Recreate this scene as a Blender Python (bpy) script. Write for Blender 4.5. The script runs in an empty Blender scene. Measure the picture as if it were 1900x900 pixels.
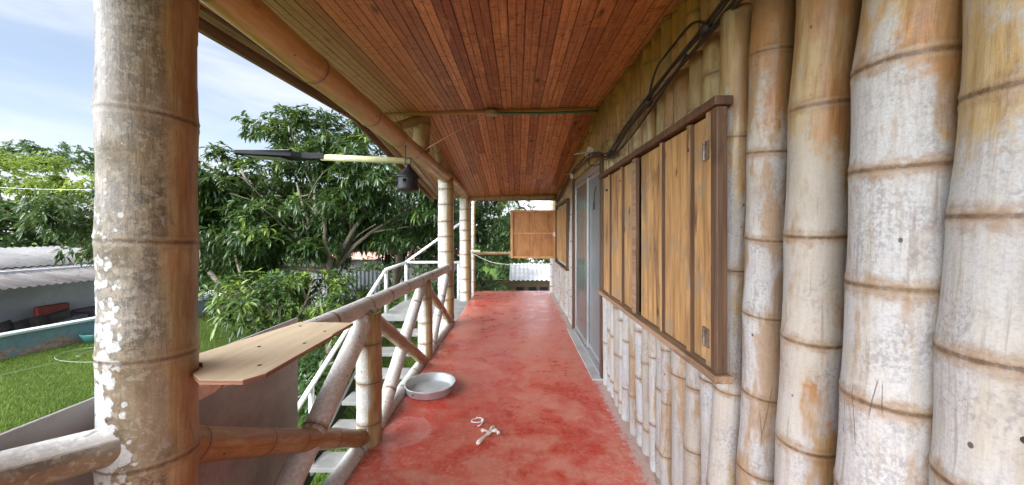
import bpy, math, random
import numpy as np
from mathutils import Vector, Matrix

R = math.radians
sc = bpy.context.scene
rnd = random.Random(11)

# ------------------------------------------------------------------ camera
cam_d = bpy.data.cameras.new("camera")
cam = bpy.data.objects.new("camera", cam_d)
sc.collection.objects.link(cam)
cam.location = (0, 0, 1.4)
cam.rotation_euler = (R(90), 0, 0)
cam_d.sensor_width = 36
cam_d.lens = 36 * 670 / 1900
cam_d.shift_x = -10 / 1900
cam_d.shift_y = -22 / 1900
cam_d.clip_start = 0.02
cam_d.clip_end = 2000
sc.camera = cam

# ------------------------------------------------------------------ world, sun, exposure
EXPOSURE = 1.06
SUN_EL, SUN_AZ = 52, 200          # azimuth: degrees clockwise from +Y
w = bpy.data.worlds.new("World")
sc.world = w
w.use_nodes = True
wn, wl = w.node_tree.nodes, w.node_tree.links
bg = wn["Background"]
sky = wn.new("ShaderNodeTexSky")
sky.sky_type = 'NISHITA'
sky.sun_disc = False
sky.sun_elevation = R(SUN_EL)
sky.sun_rotation = R(SUN_AZ)
sky.air_density = 1.0
sky.dust_density = 1.0
tc = wn.new("ShaderNodeTexCoord")
mp = wn.new("ShaderNodeMapping")
mp.inputs['Scale'].default_value = (1.0, 1.6, 5.5)
mp.inputs['Rotation'].default_value = (0, R(8), R(20))
wl.new(tc.outputs['Generated'], mp.inputs['Vector'])
cn = wn.new("ShaderNodeTexNoise")
cn.inputs['Scale'].default_value = 1.5
cn.inputs['Detail'].default_value = 7
cn.inputs['Roughness'].default_value = 0.5
cn.inputs['Distortion'].default_value = 0.3
wl.new(mp.outputs[0], cn.inputs['Vector'])
cr = wn.new("ShaderNodeMapRange")
cr.interpolation_type = 'SMOOTHSTEP'
cr.inputs['From Min'].default_value = 0.35
cr.inputs['From Max'].default_value = 0.64
cr.inputs['To Min'].default_value = 0.26
cr.inputs['To Max'].default_value = 0.82
wl.new(cn.outputs[0], cr.inputs['Value'])
# bright sky patch added low behind the camera, garden side, to light the porch
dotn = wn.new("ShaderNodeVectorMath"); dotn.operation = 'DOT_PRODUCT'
glow_dir = Vector((-0.72, -0.66, 0.24)).normalized()
dotn.inputs[1].default_value = glow_dir
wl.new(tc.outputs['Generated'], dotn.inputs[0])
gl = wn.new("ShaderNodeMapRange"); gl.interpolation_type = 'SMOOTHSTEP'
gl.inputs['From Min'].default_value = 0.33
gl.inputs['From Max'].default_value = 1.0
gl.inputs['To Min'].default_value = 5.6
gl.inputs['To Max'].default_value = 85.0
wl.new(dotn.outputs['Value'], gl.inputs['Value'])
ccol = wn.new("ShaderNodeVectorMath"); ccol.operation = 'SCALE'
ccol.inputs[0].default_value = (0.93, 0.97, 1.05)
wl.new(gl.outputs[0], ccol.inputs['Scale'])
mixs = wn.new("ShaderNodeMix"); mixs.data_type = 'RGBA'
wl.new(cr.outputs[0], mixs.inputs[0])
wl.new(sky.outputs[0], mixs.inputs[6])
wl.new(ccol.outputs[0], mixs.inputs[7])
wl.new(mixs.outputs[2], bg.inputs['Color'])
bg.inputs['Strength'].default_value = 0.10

sun_d = bpy.data.lights.new("sun", 'SUN')
sun_d.energy = 1.5
sun_d.angle = R(12)
sun_d.color = (1.0, 0.95, 0.87)
sun = bpy.data.objects.new("sun", sun_d)
sc.collection.objects.link(sun)
az = R(SUN_AZ)
sdir = Vector((math.sin(az) * math.cos(R(SUN_EL)), math.cos(az) * math.cos(R(SUN_EL)), math.sin(R(SUN_EL))))
sun.rotation_euler = sdir.to_track_quat('Z', 'Y').to_euler()

sc.view_settings.view_transform = 'Standard'
sc.view_settings.look = 'None'
sc.view_settings.gamma = 1
sc.view_settings.use_curve_mapping = False
sc.view_settings.exposure = EXPOSURE
sc.cycles.use_denoising = True
sc.cycles.max_bounces = 8
sc.cycles.diffuse_bounces = 5
sc.cycles.transparent_max_bounces = 6
sc.cycles.caustics_reflective = False
sc.cycles.caustics_refractive = False

# ------------------------------------------------------------------ node helper
class NT:
    def __init__(s, name):
        s.m = bpy.data.materials.new(name)
        s.m.use_nodes = True
        s.N = s.m.node_tree.nodes; s.L = s.m.node_tree.links
        s.b = s.N["Principled BSDF"]
    def put(s, sock, v):
        if isinstance(v, bpy.types.NodeSocket): s.L.new(v, sock)
        elif v is not None:
            if isinstance(v, (tuple, list)) and len(v) == 3 and sock.type == 'RGBA': v = (*v, 1)
            sock.default_value = v
    def attr(s, name, out='Fac'):
        n = s.N.new("ShaderNodeAttribute"); n.attribute_name = name
        return n.outputs[out]
    def obj(s):
        return s.N.new("ShaderNodeTexCoord").outputs['Object']
    def pos(s):
        return s.N.new("ShaderNodeNewGeometry").outputs['Position']
    def vm(s, op, a, b=None):
        n = s.N.new("ShaderNodeVectorMath"); n.operation = op
        s.put(n.inputs[0], a)
        if b is not None: s.put(n.inputs[1], b)
        return n.outputs[0] if op not in ('DOT_PRODUCT', 'DISTANCE', 'LENGTH') else n.outputs['Value']
    def m_(s, op, a, b=None, clamp=False):
        n = s.N.new("ShaderNodeMath"); n.operation = op; n.use_clamp = clamp
        s.put(n.inputs[0], a)
        if b is not None: s.put(n.inputs[1], b)
        return n.outputs[0]
    def mr(s, v, a, b, c=0.0, d=1.0, smooth=True):
        n = s.N.new("ShaderNodeMapRange")
        n.interpolation_type = 'SMOOTHSTEP' if smooth else 'LINEAR'
        s.put(n.inputs['Value'], v); n.inputs['From Min'].default_value = a; n.inputs['From Max'].default_value = b
        s.put(n.inputs['To Min'], c); s.put(n.inputs['To Max'], d)
        return n.outputs[0]
    def noise(s, vec, scale, detail=3, rough=0.5, dist=0.0):
        n = s.N.new("ShaderNodeTexNoise")
        s.put(n.inputs['Vector'], vec); n.inputs['Scale'].default_value = scale
        n.inputs['Detail'].default_value = detail; n.inputs['Roughness'].default_value = rough
        n.inputs['Distortion'].default_value = dist
        return n.outputs[0]
    def vor(s, vec, scale, feat='F1', out='Distance', rand=1.0):
        n = s.N.new("ShaderNodeTexVoronoi"); n.feature = feat
        s.put(n.inputs['Vector'], vec); n.inputs['Scale'].default_value = scale
        n.inputs['Randomness'].default_value = rand
        return n.outputs[out]
    def mix(s, f, a, b, mode='MIX'):
        n = s.N.new("ShaderNodeMix"); n.data_type = 'RGBA'; n.blend_type = mode; n.clamp_factor = True
        s.put(n.inputs[0], f); s.put(n.inputs[6], a); s.put(n.inputs[7], b)
        return n.outputs[2]
    def sep(s, v):
        n = s.N.new("ShaderNodeSeparateXYZ"); s.put(n.inputs[0], v)
        return n.outputs
    def bump(s, h, strength=0.5, dist=0.002):
        n = s.N.new("ShaderNodeBump"); s.put(n.inputs['Height'], h)
        n.inputs['Strength'].default_value = strength; n.inputs['Distance'].default_value = dist
        s.L.new(n.outputs[0], s.b.inputs['Normal'])
    def done(s, col, rough=0.6, spec=0.5, metal=0.0):
        s.put(s.b.inputs['Base Color'], col); s.put(s.b.inputs['Roughness'], rough)
        s.put(s.b.inputs['Specular IOR Level'], spec); s.put(s.b.inputs['Metallic'], metal)
        return s.m

def simple(name, col, rough=0.6, var=0.25, scale=20, metal=0.0, bump=0.2, spec=0.5, stretch=(1, 1, 1)):
    t = NT(name)
    p = t.vm('MULTIPLY', t.obj(), stretch)
    n = t.noise(p, scale, 5, 0.6)
    n2 = t.noise(p, scale * 0.15, 3, 0.6)
    f = t.m_('MULTIPLY', t.m_('ADD', n, n2), 0.5)
    c = t.mix(t.mr(f, 0.3, 0.7), tuple(x * (1 - var) for x in col), tuple(min(1, x * (1 + var)) for x in col))
    if bump: t.bump(n, bump, 0.002)
    return t.done(c, rough, spec, metal)

# ------------------------------------------------------------------ materials
def bamboo_material():
    t = NT("bamboo")
    cp = t.attr('cp', 'Vector'); ct = t.sep(t.attr('ct', 'Vector'))
    nd = t.m_('ABSOLUTE', t.attr('nd'))
    wea, org, lic = ct[0], ct[1], ct[2]
    cs = t.vm('MULTIPLY', cp, (1, 1, 0.1))
    ch = t.vm('MULTIPLY', cp, (1, 1, 0.45))
    st = t.noise(cs, 110, 4, 0.6)
    st2 = t.noise(cs, 35, 3, 0.6)
    bl = t.noise(ch, 7, 5, 0.62)
    b2 = t.noise(t.vm('ADD', ch, (7.3, 2.1, 4.4)), 11, 5, 0.65)
    mt = t.noise(cp, 170, 3, 0.65)
    m2 = t.noise(cp, 55, 4, 0.7)
    tan = t.mix(t.mr(st, 0.3, 0.7), (0.25, 0.155, 0.052), (0.41, 0.28, 0.105))
    tan = t.mix(t.mr(st2, 0.35, 0.7), tan, (0.46, 0.36, 0.20))
    orf = t.mr(t.m_('ADD', b2, t.m_('MULTIPLY', org, 0.5)), 0.70, 0.98)
    tan = t.mix(t.m_('MULTIPLY', orf, 0.85), tan, t.mix(t.mr(st, 0.3, 0.7), (0.24, 0.095, 0.03), (0.40, 0.19, 0.065)))
    tan = t.mix(t.mr(m2, 0.56, 0.75, 0, 0.35), tan, (0.17, 0.11, 0.06))
    tan = t.mix(t.m_('MULTIPLY', t.mr(wea, -0.29, -0.12, 0.6, 0.0), t.mr(st, 0.25, 0.75, 1.0, 0.55)), tan, (0.62, 0.33, 0.085))
    grey = t.mix(t.mr(mt, 0.40, 0.72), (0.45, 0.455, 0.45), (0.35, 0.352, 0.35))
    grey = t.mix(t.mr(st, 0.42, 0.70, 0, 0.5), grey, (0.28, 0.26, 0.235))
    gp = t.mr(t.noise(t.vm('ADD', cp, (1.3, 5.1, 0.4)), 5.5, 6, 0.75), 0.46, 0.60)
    grey = t.mix(t.mr(t.noise(t.vm('ADD', ch, (2.7, 8.1, 3.3)), 4.5, 4, 0.6), 0.45, 0.65, 0, 0.5), grey, t.mix(st, (0.34, 0.29, 0.20), (0.50, 0.44, 0.33)))
    spots = t.mr(t.noise(t.vm('MULTIPLY', cp, (1, 1, 0.8)), 120, 4, 0.6), 0.36, 0.60)
    grey = t.mix(t.m_('MULTIPLY', gp, t.mr(spots, 0, 1, 0.6, 0.0)), grey, (0.19, 0.19, 0.20))
    grey = t.mix(t.mr(st2, 0.50, 0.75, 0, 0.45), grey, (0.36, 0.32, 0.24))
    wf = t.mr(t.m_('ADD', t.m_('MULTIPLY', bl, 0.9), t.m_('ADD', t.m_('MULTIPLY', m2, 0.25), wea)), 0.84, 0.99)
    col = t.mix(wf, tan, grey)
    rnv = t.mr(t.N.new("ShaderNodeObjectInfo").outputs['Random'], 0, 1, 0.0, 0.32)
    col = t.mix(rnv, col, (0.22, 0.16, 0.10))
    col = t.mix(t.mr(t.noise(ch, 3.2, 5, 0.7), 0.55, 0.75, 0, 0.45), col, (0.22, 0.17, 0.11))
    # rust coloured runs over the weathered skin
    ru = t.mr(t.m_('ADD', t.noise(t.vm('MULTIPLY', cp, (1, 1, 0.3)), 9, 4, 0.7), t.m_('MULTIPLY', org, 0.22)), 0.64, 0.76, 0, 0.75)
    col = t.mix(ru, col, t.mix(m2, (0.20, 0.115, 0.05), (0.36, 0.22, 0.10)))
    col = t.mix(t.mr(t.noise(t.vm('MULTIPLY', cp, (1, 1, 0.05)), 75, 3, 0.6), 0.58, 0.70, 0, 0.40), col, (0.17, 0.11, 0.06))
    bleach = t.m_('LESS_THAN', lic, -0.01)
    col = t.mix(t.m_('MULTIPLY', bleach, t.mr(m2, 0.3, 0.6, 0.75, 0.35)), col, (0.78, 0.75, 0.69))
    # mould mottling and white lichen on the outdoor pillar
    mo = t.mr(t.noise(cp, 60, 6, 0.75), 0.50, 0.60)
    mor = t.mr(t.noise(t.vm('ADD', ch, (3, 3, 3)), 6, 3, 0.5), 0.38, 0.55)
    lf = t.mr(t.m_('ADD', lic, t.m_('MULTIPLY', t.m_('SUBTRACT', m2, 0.5), 0.03)), 0.008, 0.026)
    col = t.mix(t.m_('MULTIPLY', lf, 0.8), col, t.mix(t.mr(t.noise(ch, 13, 6, 0.7), .35, .65), (0.12, 0.088, 0.058), (0.24, 0.19, 0.13)))
    mo2 = t.mr(t.noise(cp, 34, 6, 0.8), 0.50, 0.56)
    col = t.mix(t.m_('MULTIPLY', t.m_('MULTIPLY', t.m_('MAXIMUM', mo, mo2), mor), t.m_('MULTIPLY', lf, 0.85)), col, (0.092, 0.074, 0.05))
    col = t.mix(t.m_('MULTIPLY', t.mr(t.noise(cp, 48, 5, 0.7), 0.54, 0.60), t.m_('MULTIPLY', lf, 0.55)), col, (0.33, 0.305, 0.245))
    lw = t.m_('MULTIPLY', t.noise(t.vm('ADD', cp, (9, 1, 2)), 20, 5, 0.6), 0.62)
    lw = t.m_('ADD', lw, t.m_('MULTIPLY', t.m_('SUBTRACT', 1.0, t.vor(cp, 42)), 0.30))
    lw = t.m_('ADD', lw, t.m_('MULTIPLY', lic, 0.36))
    lwm = t.mr(lw, 0.725, 0.765)
    col = t.mix(t.m_('MULTIPLY', lwm, t.mr(mt, .35, .7, 1.0, .6)), col, (0.50, 0.51, 0.51))
    # nodes
    ndn = t.m_('ADD', nd, t.m_('MULTIPLY', t.m_('SUBTRACT', t.noise(cp, 30, 4, 0.7), 0.5), 0.055))
    col = t.mix(t.m_('MULTIPLY', t.mr(ndn, -0.002, 0.024, 0.85, 0.0), t.mr(lf, 0, 1, 1, .35)), col, (0.22, 0.13, 0.06))
    col = t.mix(t.m_('MULTIPLY', t.mr(nd, .0045, .006), t.mr(nd, .008, .011, .16, 0)), col, (0.44, 0.38, 0.27))
    line = t.m_('ADD', nd, t.m_('MULTIPLY', t.m_('SUBTRACT', t.noise(cp, 70, 3, 0.7), 0.5), 0.006))
    col = t.mix(t.m_('MULTIPLY', t.mr(line, 0.0012, 0.0040, 0.85, 0.0), t.mr(t.noise(cp, 11, 3, 0.7), 0.35, 0.6, 0.55, 1.0)), col, (0.075, 0.045, 0.025))
    # pin holes and scars
    ph = t.vor(t.vm('MULTIPLY', cp, (1, 1, 0.7)), 11)
    col = t.mix(t.mr(ph, 0.035, 0.055, 0.9, 0), col, (0.05, 0.03, 0.02))
    # fine cracks along the grain
    cr_ = t.vor(t.vm('MULTIPLY', cp, (1, 1, 0.06)), 26, 'DISTANCE_TO_EDGE')
    crm = t.m_('MULTIPLY', t.mr(cr_, 0.0, 0.02, 1, 0), t.mr(t.noise(cp, 6, 2), 0.66, 0.72))
    col = t.mix(t.m_('MULTIPLY', crm, 0.65), col, (0.11, 0.07, 0.04))
    h = t.m_('ADD', t.m_('ADD', t.m_('MULTIPLY', st, 0.5), t.m_('MULTIPLY', m2, 0.6)), t.m_('MULTIPLY', lwm, 0.25))
    h = t.m_('SUBTRACT', h, t.m_('MULTIPLY', crm, 0.6))
    t.bump(h, 0.8, 0.003)
    return t.done(col, t.mr(wf, 0, 1, 0.38, 0.62), 0.4)
M_BAM = bamboo_material()

def endwood():
    t = NT("bamboo_end")
    p = t.pos()
    c = t.mix(t.noise(p, 60, 4), (0.16, 0.09, 0.04), (0.42, 0.27, 0.12))
    return t.done(c, 0.8)
M_END = endwood()
M_HOLE = simple("bamboo_hollow", (0.03, 0.02, 0.012), 0.9, 0.2)

def ceiling_material():
    t = NT("stained_pine")
    p = t.pos(); bd = t.attr('bd'); 
    s = t.sep(p)
    off = t.m_('MULTIPLY', bd, 37.0)
    cv = t.N.new("ShaderNodeCombineXYZ")
    t.put(cv.inputs[0], s[0]); t.put(cv.inputs[1], t.m_('ADD', s[1], off)); t.put(cv.inputs[2], off)
    v = cv.outputs[0]
    g = t.noise(t.vm('MULTIPLY', v, (55, 1.6, 1)), 1.6, 5, 0.65, 1.2)
    g2 = t.noise(t.vm('MULTIPLY', v, (14, 2.2, 1)), 1.5, 4, 0.6, 0.8)
    fig = t.noise(t.vm('MULTIPLY', v, (9, 16, 1)), 1.3, 4, 0.7, 1.5)
    c = t.mix(t.mr(bd, 0.0, 1.0, 0, 1, False), (0.27, 0.078, 0.034), (0.78, 0.36, 0.165))
    c = t.mix(t.mr(g, 0.35, 0.7, 0, 0.65), c, (0.22, 0.065, 0.028))
    c = t.mix(t.mr(g2, 0.5, 0.8, 0, 0.75), c, (0.78, 0.40, 0.20))
    c = t.mix(t.mr(fig, 0.52, 0.66, 0, 0.65), c, (0.16, 0.045, 0.02))
    kn = t.vor(t.vm('ADD', t.vm('MULTIPLY', v, (11, 3.6, 1)), t.vm('SCALE', (0, 0, 0))), 0.62)
    c = t.mix(t.mr(kn, 0.05, 0.17, 0.92, 0), c, (0.045, 0.014, 0.008))
    # silvered grey-brown near the open side and in patches
    gr = t.m_('ADD', t.mr(s[0], -1.05, -0.35, 1.0, 0.0), t.mr(t.noise(p, 2.2, 4, 0.6), 0.60, 0.78, 0, 0.22))
    gr = t.m_('MULTIPLY', gr, t.mr(t.noise(t.vm('MULTIPLY', v, (10, 1, 1)), 1.2, 4), 0.2, 0.7, 0.5, 1.0), True)
    c = t.mix(t.m_('MULTIPLY', gr, 0.6), c, t.mix(g, (0.25, 0.13, 0.07), (0.70, 0.44, 0.25)))
    c = t.mix(t.m_('MULTIPLY', t.attr('gv'), 0.6), c, (0.045, 0.018, 0.011))  # groove shade painted into the board colour
    t.bump(t.m_('ADD', g, t.m_('MULTIPLY', fig, 0.5)), 0.35, 0.002)
    return t.done(c, t.mr(fig, 0.3, 0.7, 0.36, 0.6), 0.35)
M_CEIL = ceiling_material()

def plank_material(name, lo, hi, dark, dirs=(30, 30, 1.2), grey=None, knot=True, rough=0.55, fig=0.5):
    t = NT(name)
    p = t.vm('ADD', t.obj(), t.vm('SCALE', (0, 0, 0)))
    rn = t.N.new("ShaderNodeObjectInfo").outputs['Random']
    cv = t.N.new("ShaderNodeCombineXYZ")
    for i in range(3): t.put(cv.inputs[i], t.m_('MULTIPLY', rn, 23.0 + i * 7))
    v = t.vm('ADD', t.obj(), cv.outputs[0])
    g = t.noise(t.vm('MULTIPLY', v, dirs), 1.5, 6, 0.65, 0.8)
    g2 = t.noise(t.vm('MULTIPLY', v, tuple(d * 0.22 + 0.6 for d in dirs)), 1.5, 4, 0.6, 0.6)
    c = t.mix(t.mr(g, 0.3, 0.72), hi, lo)
    c = t.mix(t.mr(g2, 0.52, 0.75, 0, 0.85), c, dark)
    c = t.mix(t.mr(t.noise(t.vm('MULTIPLY', v, tuple(6.0 if d > 5 else 2.2 for d in dirs)), 1.3, 6, 0.7), 0.56, 0.68, 0, 0.6), c, dark)
    if grey: c = t.mix(t.mr(t.noise(v, 5, 5, 0.65), 0.5, 0.66, 0, 0.8), c, grey)
    if knot:
        k = t.vor(t.vm('MULTIPLY', v, tuple(1.0 if d > 5 else 0.5 for d in dirs)), 7)
        c = t.mix(t.mr(k, 0.05, 0.13, 0.85, 0), c, tuple(x * 0.3 for x in dark))
    t.bump(g, 0.5, 0.002)
    return t.done(c, rough, 0.4)
M_PLANK = plank_material("oiled_plank", (0.26, 0.135, 0.050), (0.52, 0.31, 0.13), (0.085, 0.040, 0.018), grey=(0.27, 0.20, 0.13), dirs=(18, 18, 1.5))
M_FRAMEW = plank_material("dark_frame_wood", (0.068, 0.036, 0.021), (0.15, 0.085, 0.048), (0.032, 0.018, 0.011), knot=False)
M_SILLW = plank_material("worn_sill_wood", (0.20, 0.115, 0.065), (0.36, 0.24, 0.15), (0.11, 0.06, 0.035), dirs=(30, 1.2, 30), knot=False)
M_FRESH = plank_material("fresh_orange_wood", (0.36, 0.15, 0.045), (0.50, 0.24, 0.08), (0.26, 0.10, 0.03), dirs=(6, 30, 1.6), rough=0.4)
M_FRESH2 = plank_material('fresh_trim_wood', (0.46, 0.21, 0.07), (0.62, 0.33, 0.12), (0.34, 0.14, 0.045), dirs=(8, 8, 3), knot=False, rough=0.4)
M_PLY = plank_material("plywood", (0.60, 0.45, 0.27), (0.70, 0.56, 0.37), (0.54, 0.38, 0.22), dirs=(25, 1.5, 1), knot=True, rough=0.7)
M_PLYE = plank_material("plywood_edge", (0.26, 0.12, 0.07), (0.38, 0.2, 0.12), (0.14, 0.06, 0.04), dirs=(2, 2, 120), knot=False)
M_FASC = plank_material("eave_wood", (0.13, 0.075, 0.045), (0.27, 0.17, 0.10), (0.08, 0.045, 0.03), dirs=(30, 1.2, 30))

def floor_material():
    t = NT("red_painted_cement")
    p = t.pos()
    n1 = t.noise(t.vm('MULTIPLY', p, (1, .8, 1)), 2.0, 6, 0.66, 0.6)
    n2 = t.noise(t.vm('ADD', p, (4, 9, 1)), 4.5, 7, 0.7)
    n3 = t.noise(p, 26, 6, 0.75)
    n4 = t.noise(p, 130, 3, 0.6)
    c = t.mix(t.mr(n1, 0.35, 0.65), (0.50, 0.050, 0.030), (0.57, 0.125, 0.080))
    c = t.mix(t.mr(n2, 0.46, 0.62, 0, 0.85), c, (0.60, 0.235, 0.165))
    c = t.mix(t.m_('MULTIPLY', t.mr(n3, 0.5, 0.66), t.mr(n1, 0.4, 0.6, 0.2, 0.9)), c, (0.62, 0.31, 0.24))
    c = t.mix(t.mr(n4, 0.55, 0.75, 0, 0.4), c, (0.30, 0.045, 0.035))
    c = t.mix(t.m_('MULTIPLY', t.mr(n2, 0.28, 0.40, 1, 0), 0.6), c, (0.30, 0.030, 0.026))
    c = t.mix(t.m_('MULTIPLY', t.mr(t.noise(t.vm('MULTIPLY', p, (1, .35, 1)), 7, 6, 0.75), 0.56, 0.68), 0.5), c, (0.33, 0.040, 0.028))
    c = t.mix(t.mr(t.vor(p, 9), 0.03, 0.05, 0.7, 0), c, (0.75, 0.55, 0.48))
    # bare cement along the wall foot and the outer edge
    s = t.sep(p)
    ed = t.m_('ADD', t.mr(s[0], 0.62, 0.79, 0, 0.42), t.mr(s[0], -0.955, -0.86, 0.22, 0.0))
    ed = t.m_('ADD', ed, t.mr(s[1], 1.1, 2.3, 0.13, 0.0))
    c = t.mix(t.mr(t.m_('ADD', n3, ed), 0.66, 0.86, 0, 0.85), c, (0.50, 0.39, 0.34))
    ck = t.vor(t.vm('ADD', p, t.vm('MULTIPLY', t.N[-1].outputs[0] if False else p, (0, 0, 0))), 1.1, 'DISTANCE_TO_EDGE')
    ckm = t.m_('MULTIPLY', t.mr(t.m_('ADD', ck, t.m_('MULTIPLY', t.m_('SUBTRACT', n3, 0.5), 0.05)), 0.0, 0.006, 1, 0), t.mr(n1, 0.5, 0.6))
    c = t.mix(t.m_('MULTIPLY', ckm, 0.55), c, (0.16, 0.03, 0.02))
    c = t.mix(t.m_('MULTIPLY', t.mr(t.m_('ABSOLUTE', t.m_('SUBTRACT', s[0], 0.05)), 0.1, 0.6, 0.32, 0), t.mr(n2, .35, .6)), c, (0.60, 0.22, 0.15))
    # dry round dish marks
    for (x, y, r) in ((-0.80, 2.52, 0.20),):
        d = t.vm('DISTANCE', t.vm('MULTIPLY', p, (1, 1, 0)), (x, y, 0))
        d = t.m_('ADD', d, t.m_('MULTIPLY', t.m_('SUBTRACT', n2, 0.5), 0.05))
        f = t.m_('MULTIPLY', t.mr(d, r - 0.012, r, 1, 0), t.mr(d, 0.02, r, 0.12, 0.5))
        c = t.mix(t.m_('MULTIPLY', f, t.mr(n3, 0.3, 0.6, 0.2, .7)), c, (0.70, 0.42, 0.37))
    t.bump(t.m_('ADD', n3, t.m_('MULTIPLY', n4, 0.4)), 0.25, 0.002)
    return t.done(c, t.mr(n2, 0.3, 0.7, 0.20, 0.50), 0.5)
M_FLOOR = floor_material()

def concrete(name, col, moss=False, scale=3):
    t = NT(name)
    p = t.pos()
    a = t.noise(p, scale, 6, 0.65); b = t.noise(p, scale * 12, 5, 0.7)
    c = t.mix(t.mr(a, 0.35, 0.65), tuple(x * 0.72 for x in col), col)
    c = t.mix(t.mr(b, 0.5, 0.72, 0, 0.5), c, tuple(x * 0.55 for x in col))
    if moss: c = t.mix(t.mr(a, 0.5, 0.62, 0, 0.5), c, (0.12, 0.13, 0.06))
    t.bump(b, 0.4, 0.003)
    return t.done(c, 0.85, 0.3)
M_CONC = concrete("cement", (0.48, 0.47, 0.45))
M_TREAD = concrete("tread_cement", (0.25, 0.25, 0.235))
M_PANEL = concrete("fibre_cement_sheet", (0.44, 0.40, 0.38), scale=2)
M_EARTH = simple("earth_render", (0.045, 0.03, 0.02), 0.9)
M_WALLG = concrete("grey_house_render", (0.60, 0.61, 0.64), scale=0.5)
def blue_wall_material():
    t = NT("peeling_blue_paint")
    p = t.pos(); s = t.sep(p)
    a = t.noise(t.vm('MULTIPLY', p, (1, 1, 2)), 1.1, 6, 0.65)
    b = t.noise(p, 9, 5, 0.7)
    c = t.mix(t.mr(b, 0.3, 0.7), (0.13, 0.21, 0.24), (0.19, 0.28, 0.31))
    f = t.mr(t.m_('ADD', a, t.mr(s[2], -1.7, -1.25, 0.10, -0.04, False)), 0.5, 0.58)
    c = t.mix(f, c, t.mix(t.mr(b, 0.4, 0.62), (0.40, 0.30, 0.23), (0.24, 0.17, 0.13)))
    t.bump(b, 0.4, 0.004)
    return t.done(c, 0.8, 0.3)
M_BLUE = blue_wall_material()
M_CAP = simple("pale_cap", (0.60, 0.66, 0.66), 0.8, 0.12, 6)
def roof_sheet(name, a, b):
    t = NT(name)
    p = t.pos()
    n = t.noise(t.vm('MULTIPLY', p, (0.5, 3, 1)), 1.2, 6, 0.65); n2 = t.noise(p, 5, 5, 0.7)
    c = t.mix(t.mr(n, 0.35, 0.65), a, b)
    c = t.mix(t.mr(n2, 0.52, 0.7, 0, 0.6), c, tuple(x * 0.45 for x in a))
    return t.done(c, 0.8, 0.3)
M_ROOF = roof_sheet("asbestos_sheet", (0.11, 0.10, 0.095), (0.18, 0.165, 0.16))
M_ROOFW = roof_sheet("pale_sheet", (0.15, 0.145, 0.14), (0.21, 0.205, 0.20))
M_ROOFL = roof_sheet('light_sheet', (0.50, 0.49, 0.47), (0.66, 0.65, 0.63))
M_FENCE = roof_sheet("zinc_fence", (0.16, 0.17, 0.18), (0.28, 0.30, 0.31))
M_PINK = roof_sheet("pink_clay", (0.55, 0.24, 0.19), (0.62, 0.34, 0.28))
M_WHITEP = simple("white_enamel", (0.72, 0.73, 0.72), 0.4, 0.1, 12)
M_BACKW = simple("white_house_paint", (0.75, 0.76, 0.77), 0.8, 0.08, 2)
M_BROWNB = plank_material("shack_boards", (0.13, 0.08, 0.05), (0.26, 0.17, 0.10), (0.07, 0.04, 0.03), dirs=(1, 1, 14))
M_DARK = simple("dark_opening", (0.015, 0.015, 0.015), 0.9, 0.2, bump=0)
M_STEEL = simple("dark_steel", (0.06, 0.055, 0.05), 0.5, 0.3, 20, metal=0.6)
M_RUSTY = simple('rusty_steel', (0.17, 0.13, 0.10), 0.55, 0.6, 60, metal=0.5)
M_IRON = simple("black_iron", (0.035, 0.034, 0.036), 0.55, 0.5, 90, metal=0.5, bump=0.6)
M_LAMP = simple("lamp_housing", (0.018, 0.019, 0.022), 0.7, 0.15, 10, spec=.2)
M_LENS = simple("lamp_lens", (0.42, 0.42, 0.40), 0.25, 0.1, 10)
M_SOLAR = simple("solar_cells", (0.012, 0.016, 0.03), 0.12, 0.2, 30)
M_TUBE = simple("pale_green_pole", (0.60, 0.60, 0.34), 0.5, 0.14, 16)
M_ALU = simple("aluminium", (0.52, 0.53, 0.54), 0.38, 0.12, 8, metal=0.7, bump=0.1)
M_DISH = simple("dented_aluminium", (0.62, 0.66, 0.67), 0.34, 0.20, 9, metal=0.45, bump=0.3)
M_CABLE = simple("black_cable", (0.018, 0.016, 0.015), 0.5, 0.3, 30)
M_GREEN = simple("green_conduit", (0.04, 0.20, 0.12), 0.45, 0.2, 12)
M_JBOX = simple("junction_box", (0.36, 0.27, 0.21), 0.6, 0.25, 30)
M_PWIRE = simple("pinkish_wire", (0.60, 0.36, 0.28), 0.5, 0.1)
M_WPLAST = simple("white_plastic", (0.80, 0.78, 0.74), 0.45, 0.08)
M_TISSUE = simple("crumpled_tissue", (0.74, 0.68, 0.58), 0.85, 0.1, 40)
M_SOFA = simple("red_leather", (0.28, 0.045, 0.035), 0.5, 0.25, 6)
M_CUSH = simple("grey_cloth", (0.16, 0.14, 0.16), 0.9, 0.3, 10)
M_JUNK = simple("dark_scrap", (0.03, 0.025, 0.022), 0.8, 0.6, 8)
M_TEAL = simple("teal_plastic", (0.06, 0.19, 0.17), 0.5, 0.1)
M_GUT = simple("galvanised_strip", (0.42, 0.40, 0.40), 0.4, 0.2, 10, metal=0.4)
M_WIRE = simple("white_wire", (0.72, 0.72, 0.70), 0.5, 0.05)
M_BARK = concrete("mango_bark", (0.22, 0.19, 0.14), moss=True, scale=6)

def glass_material():
    t = NT("door_glass")
    p = t.pos()
    c = t.mix(t.mr(t.noise(t.vm('MULTIPLY', p, (1, 1, 0.4)), 3, 4, 0.6), 0.3, 0.7), (0.10, 0.12, 0.11), (0.15, 0.17, 0.16))
    return t.done(c, 0.22, 0.35)
M_GLASS = glass_material()
def glass_material2():
    t = NT("frosted_glass")
    p = t.pos()
    c = t.mix(t.mr(t.noise(p, 3, 3, 0.6), 0.3, 0.7), (0.14, 0.165, 0.17), (0.18, 0.205, 0.21))
    return t.done(c, 0.35, 0.3)
M_GLASS2 = glass_material2()

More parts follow.
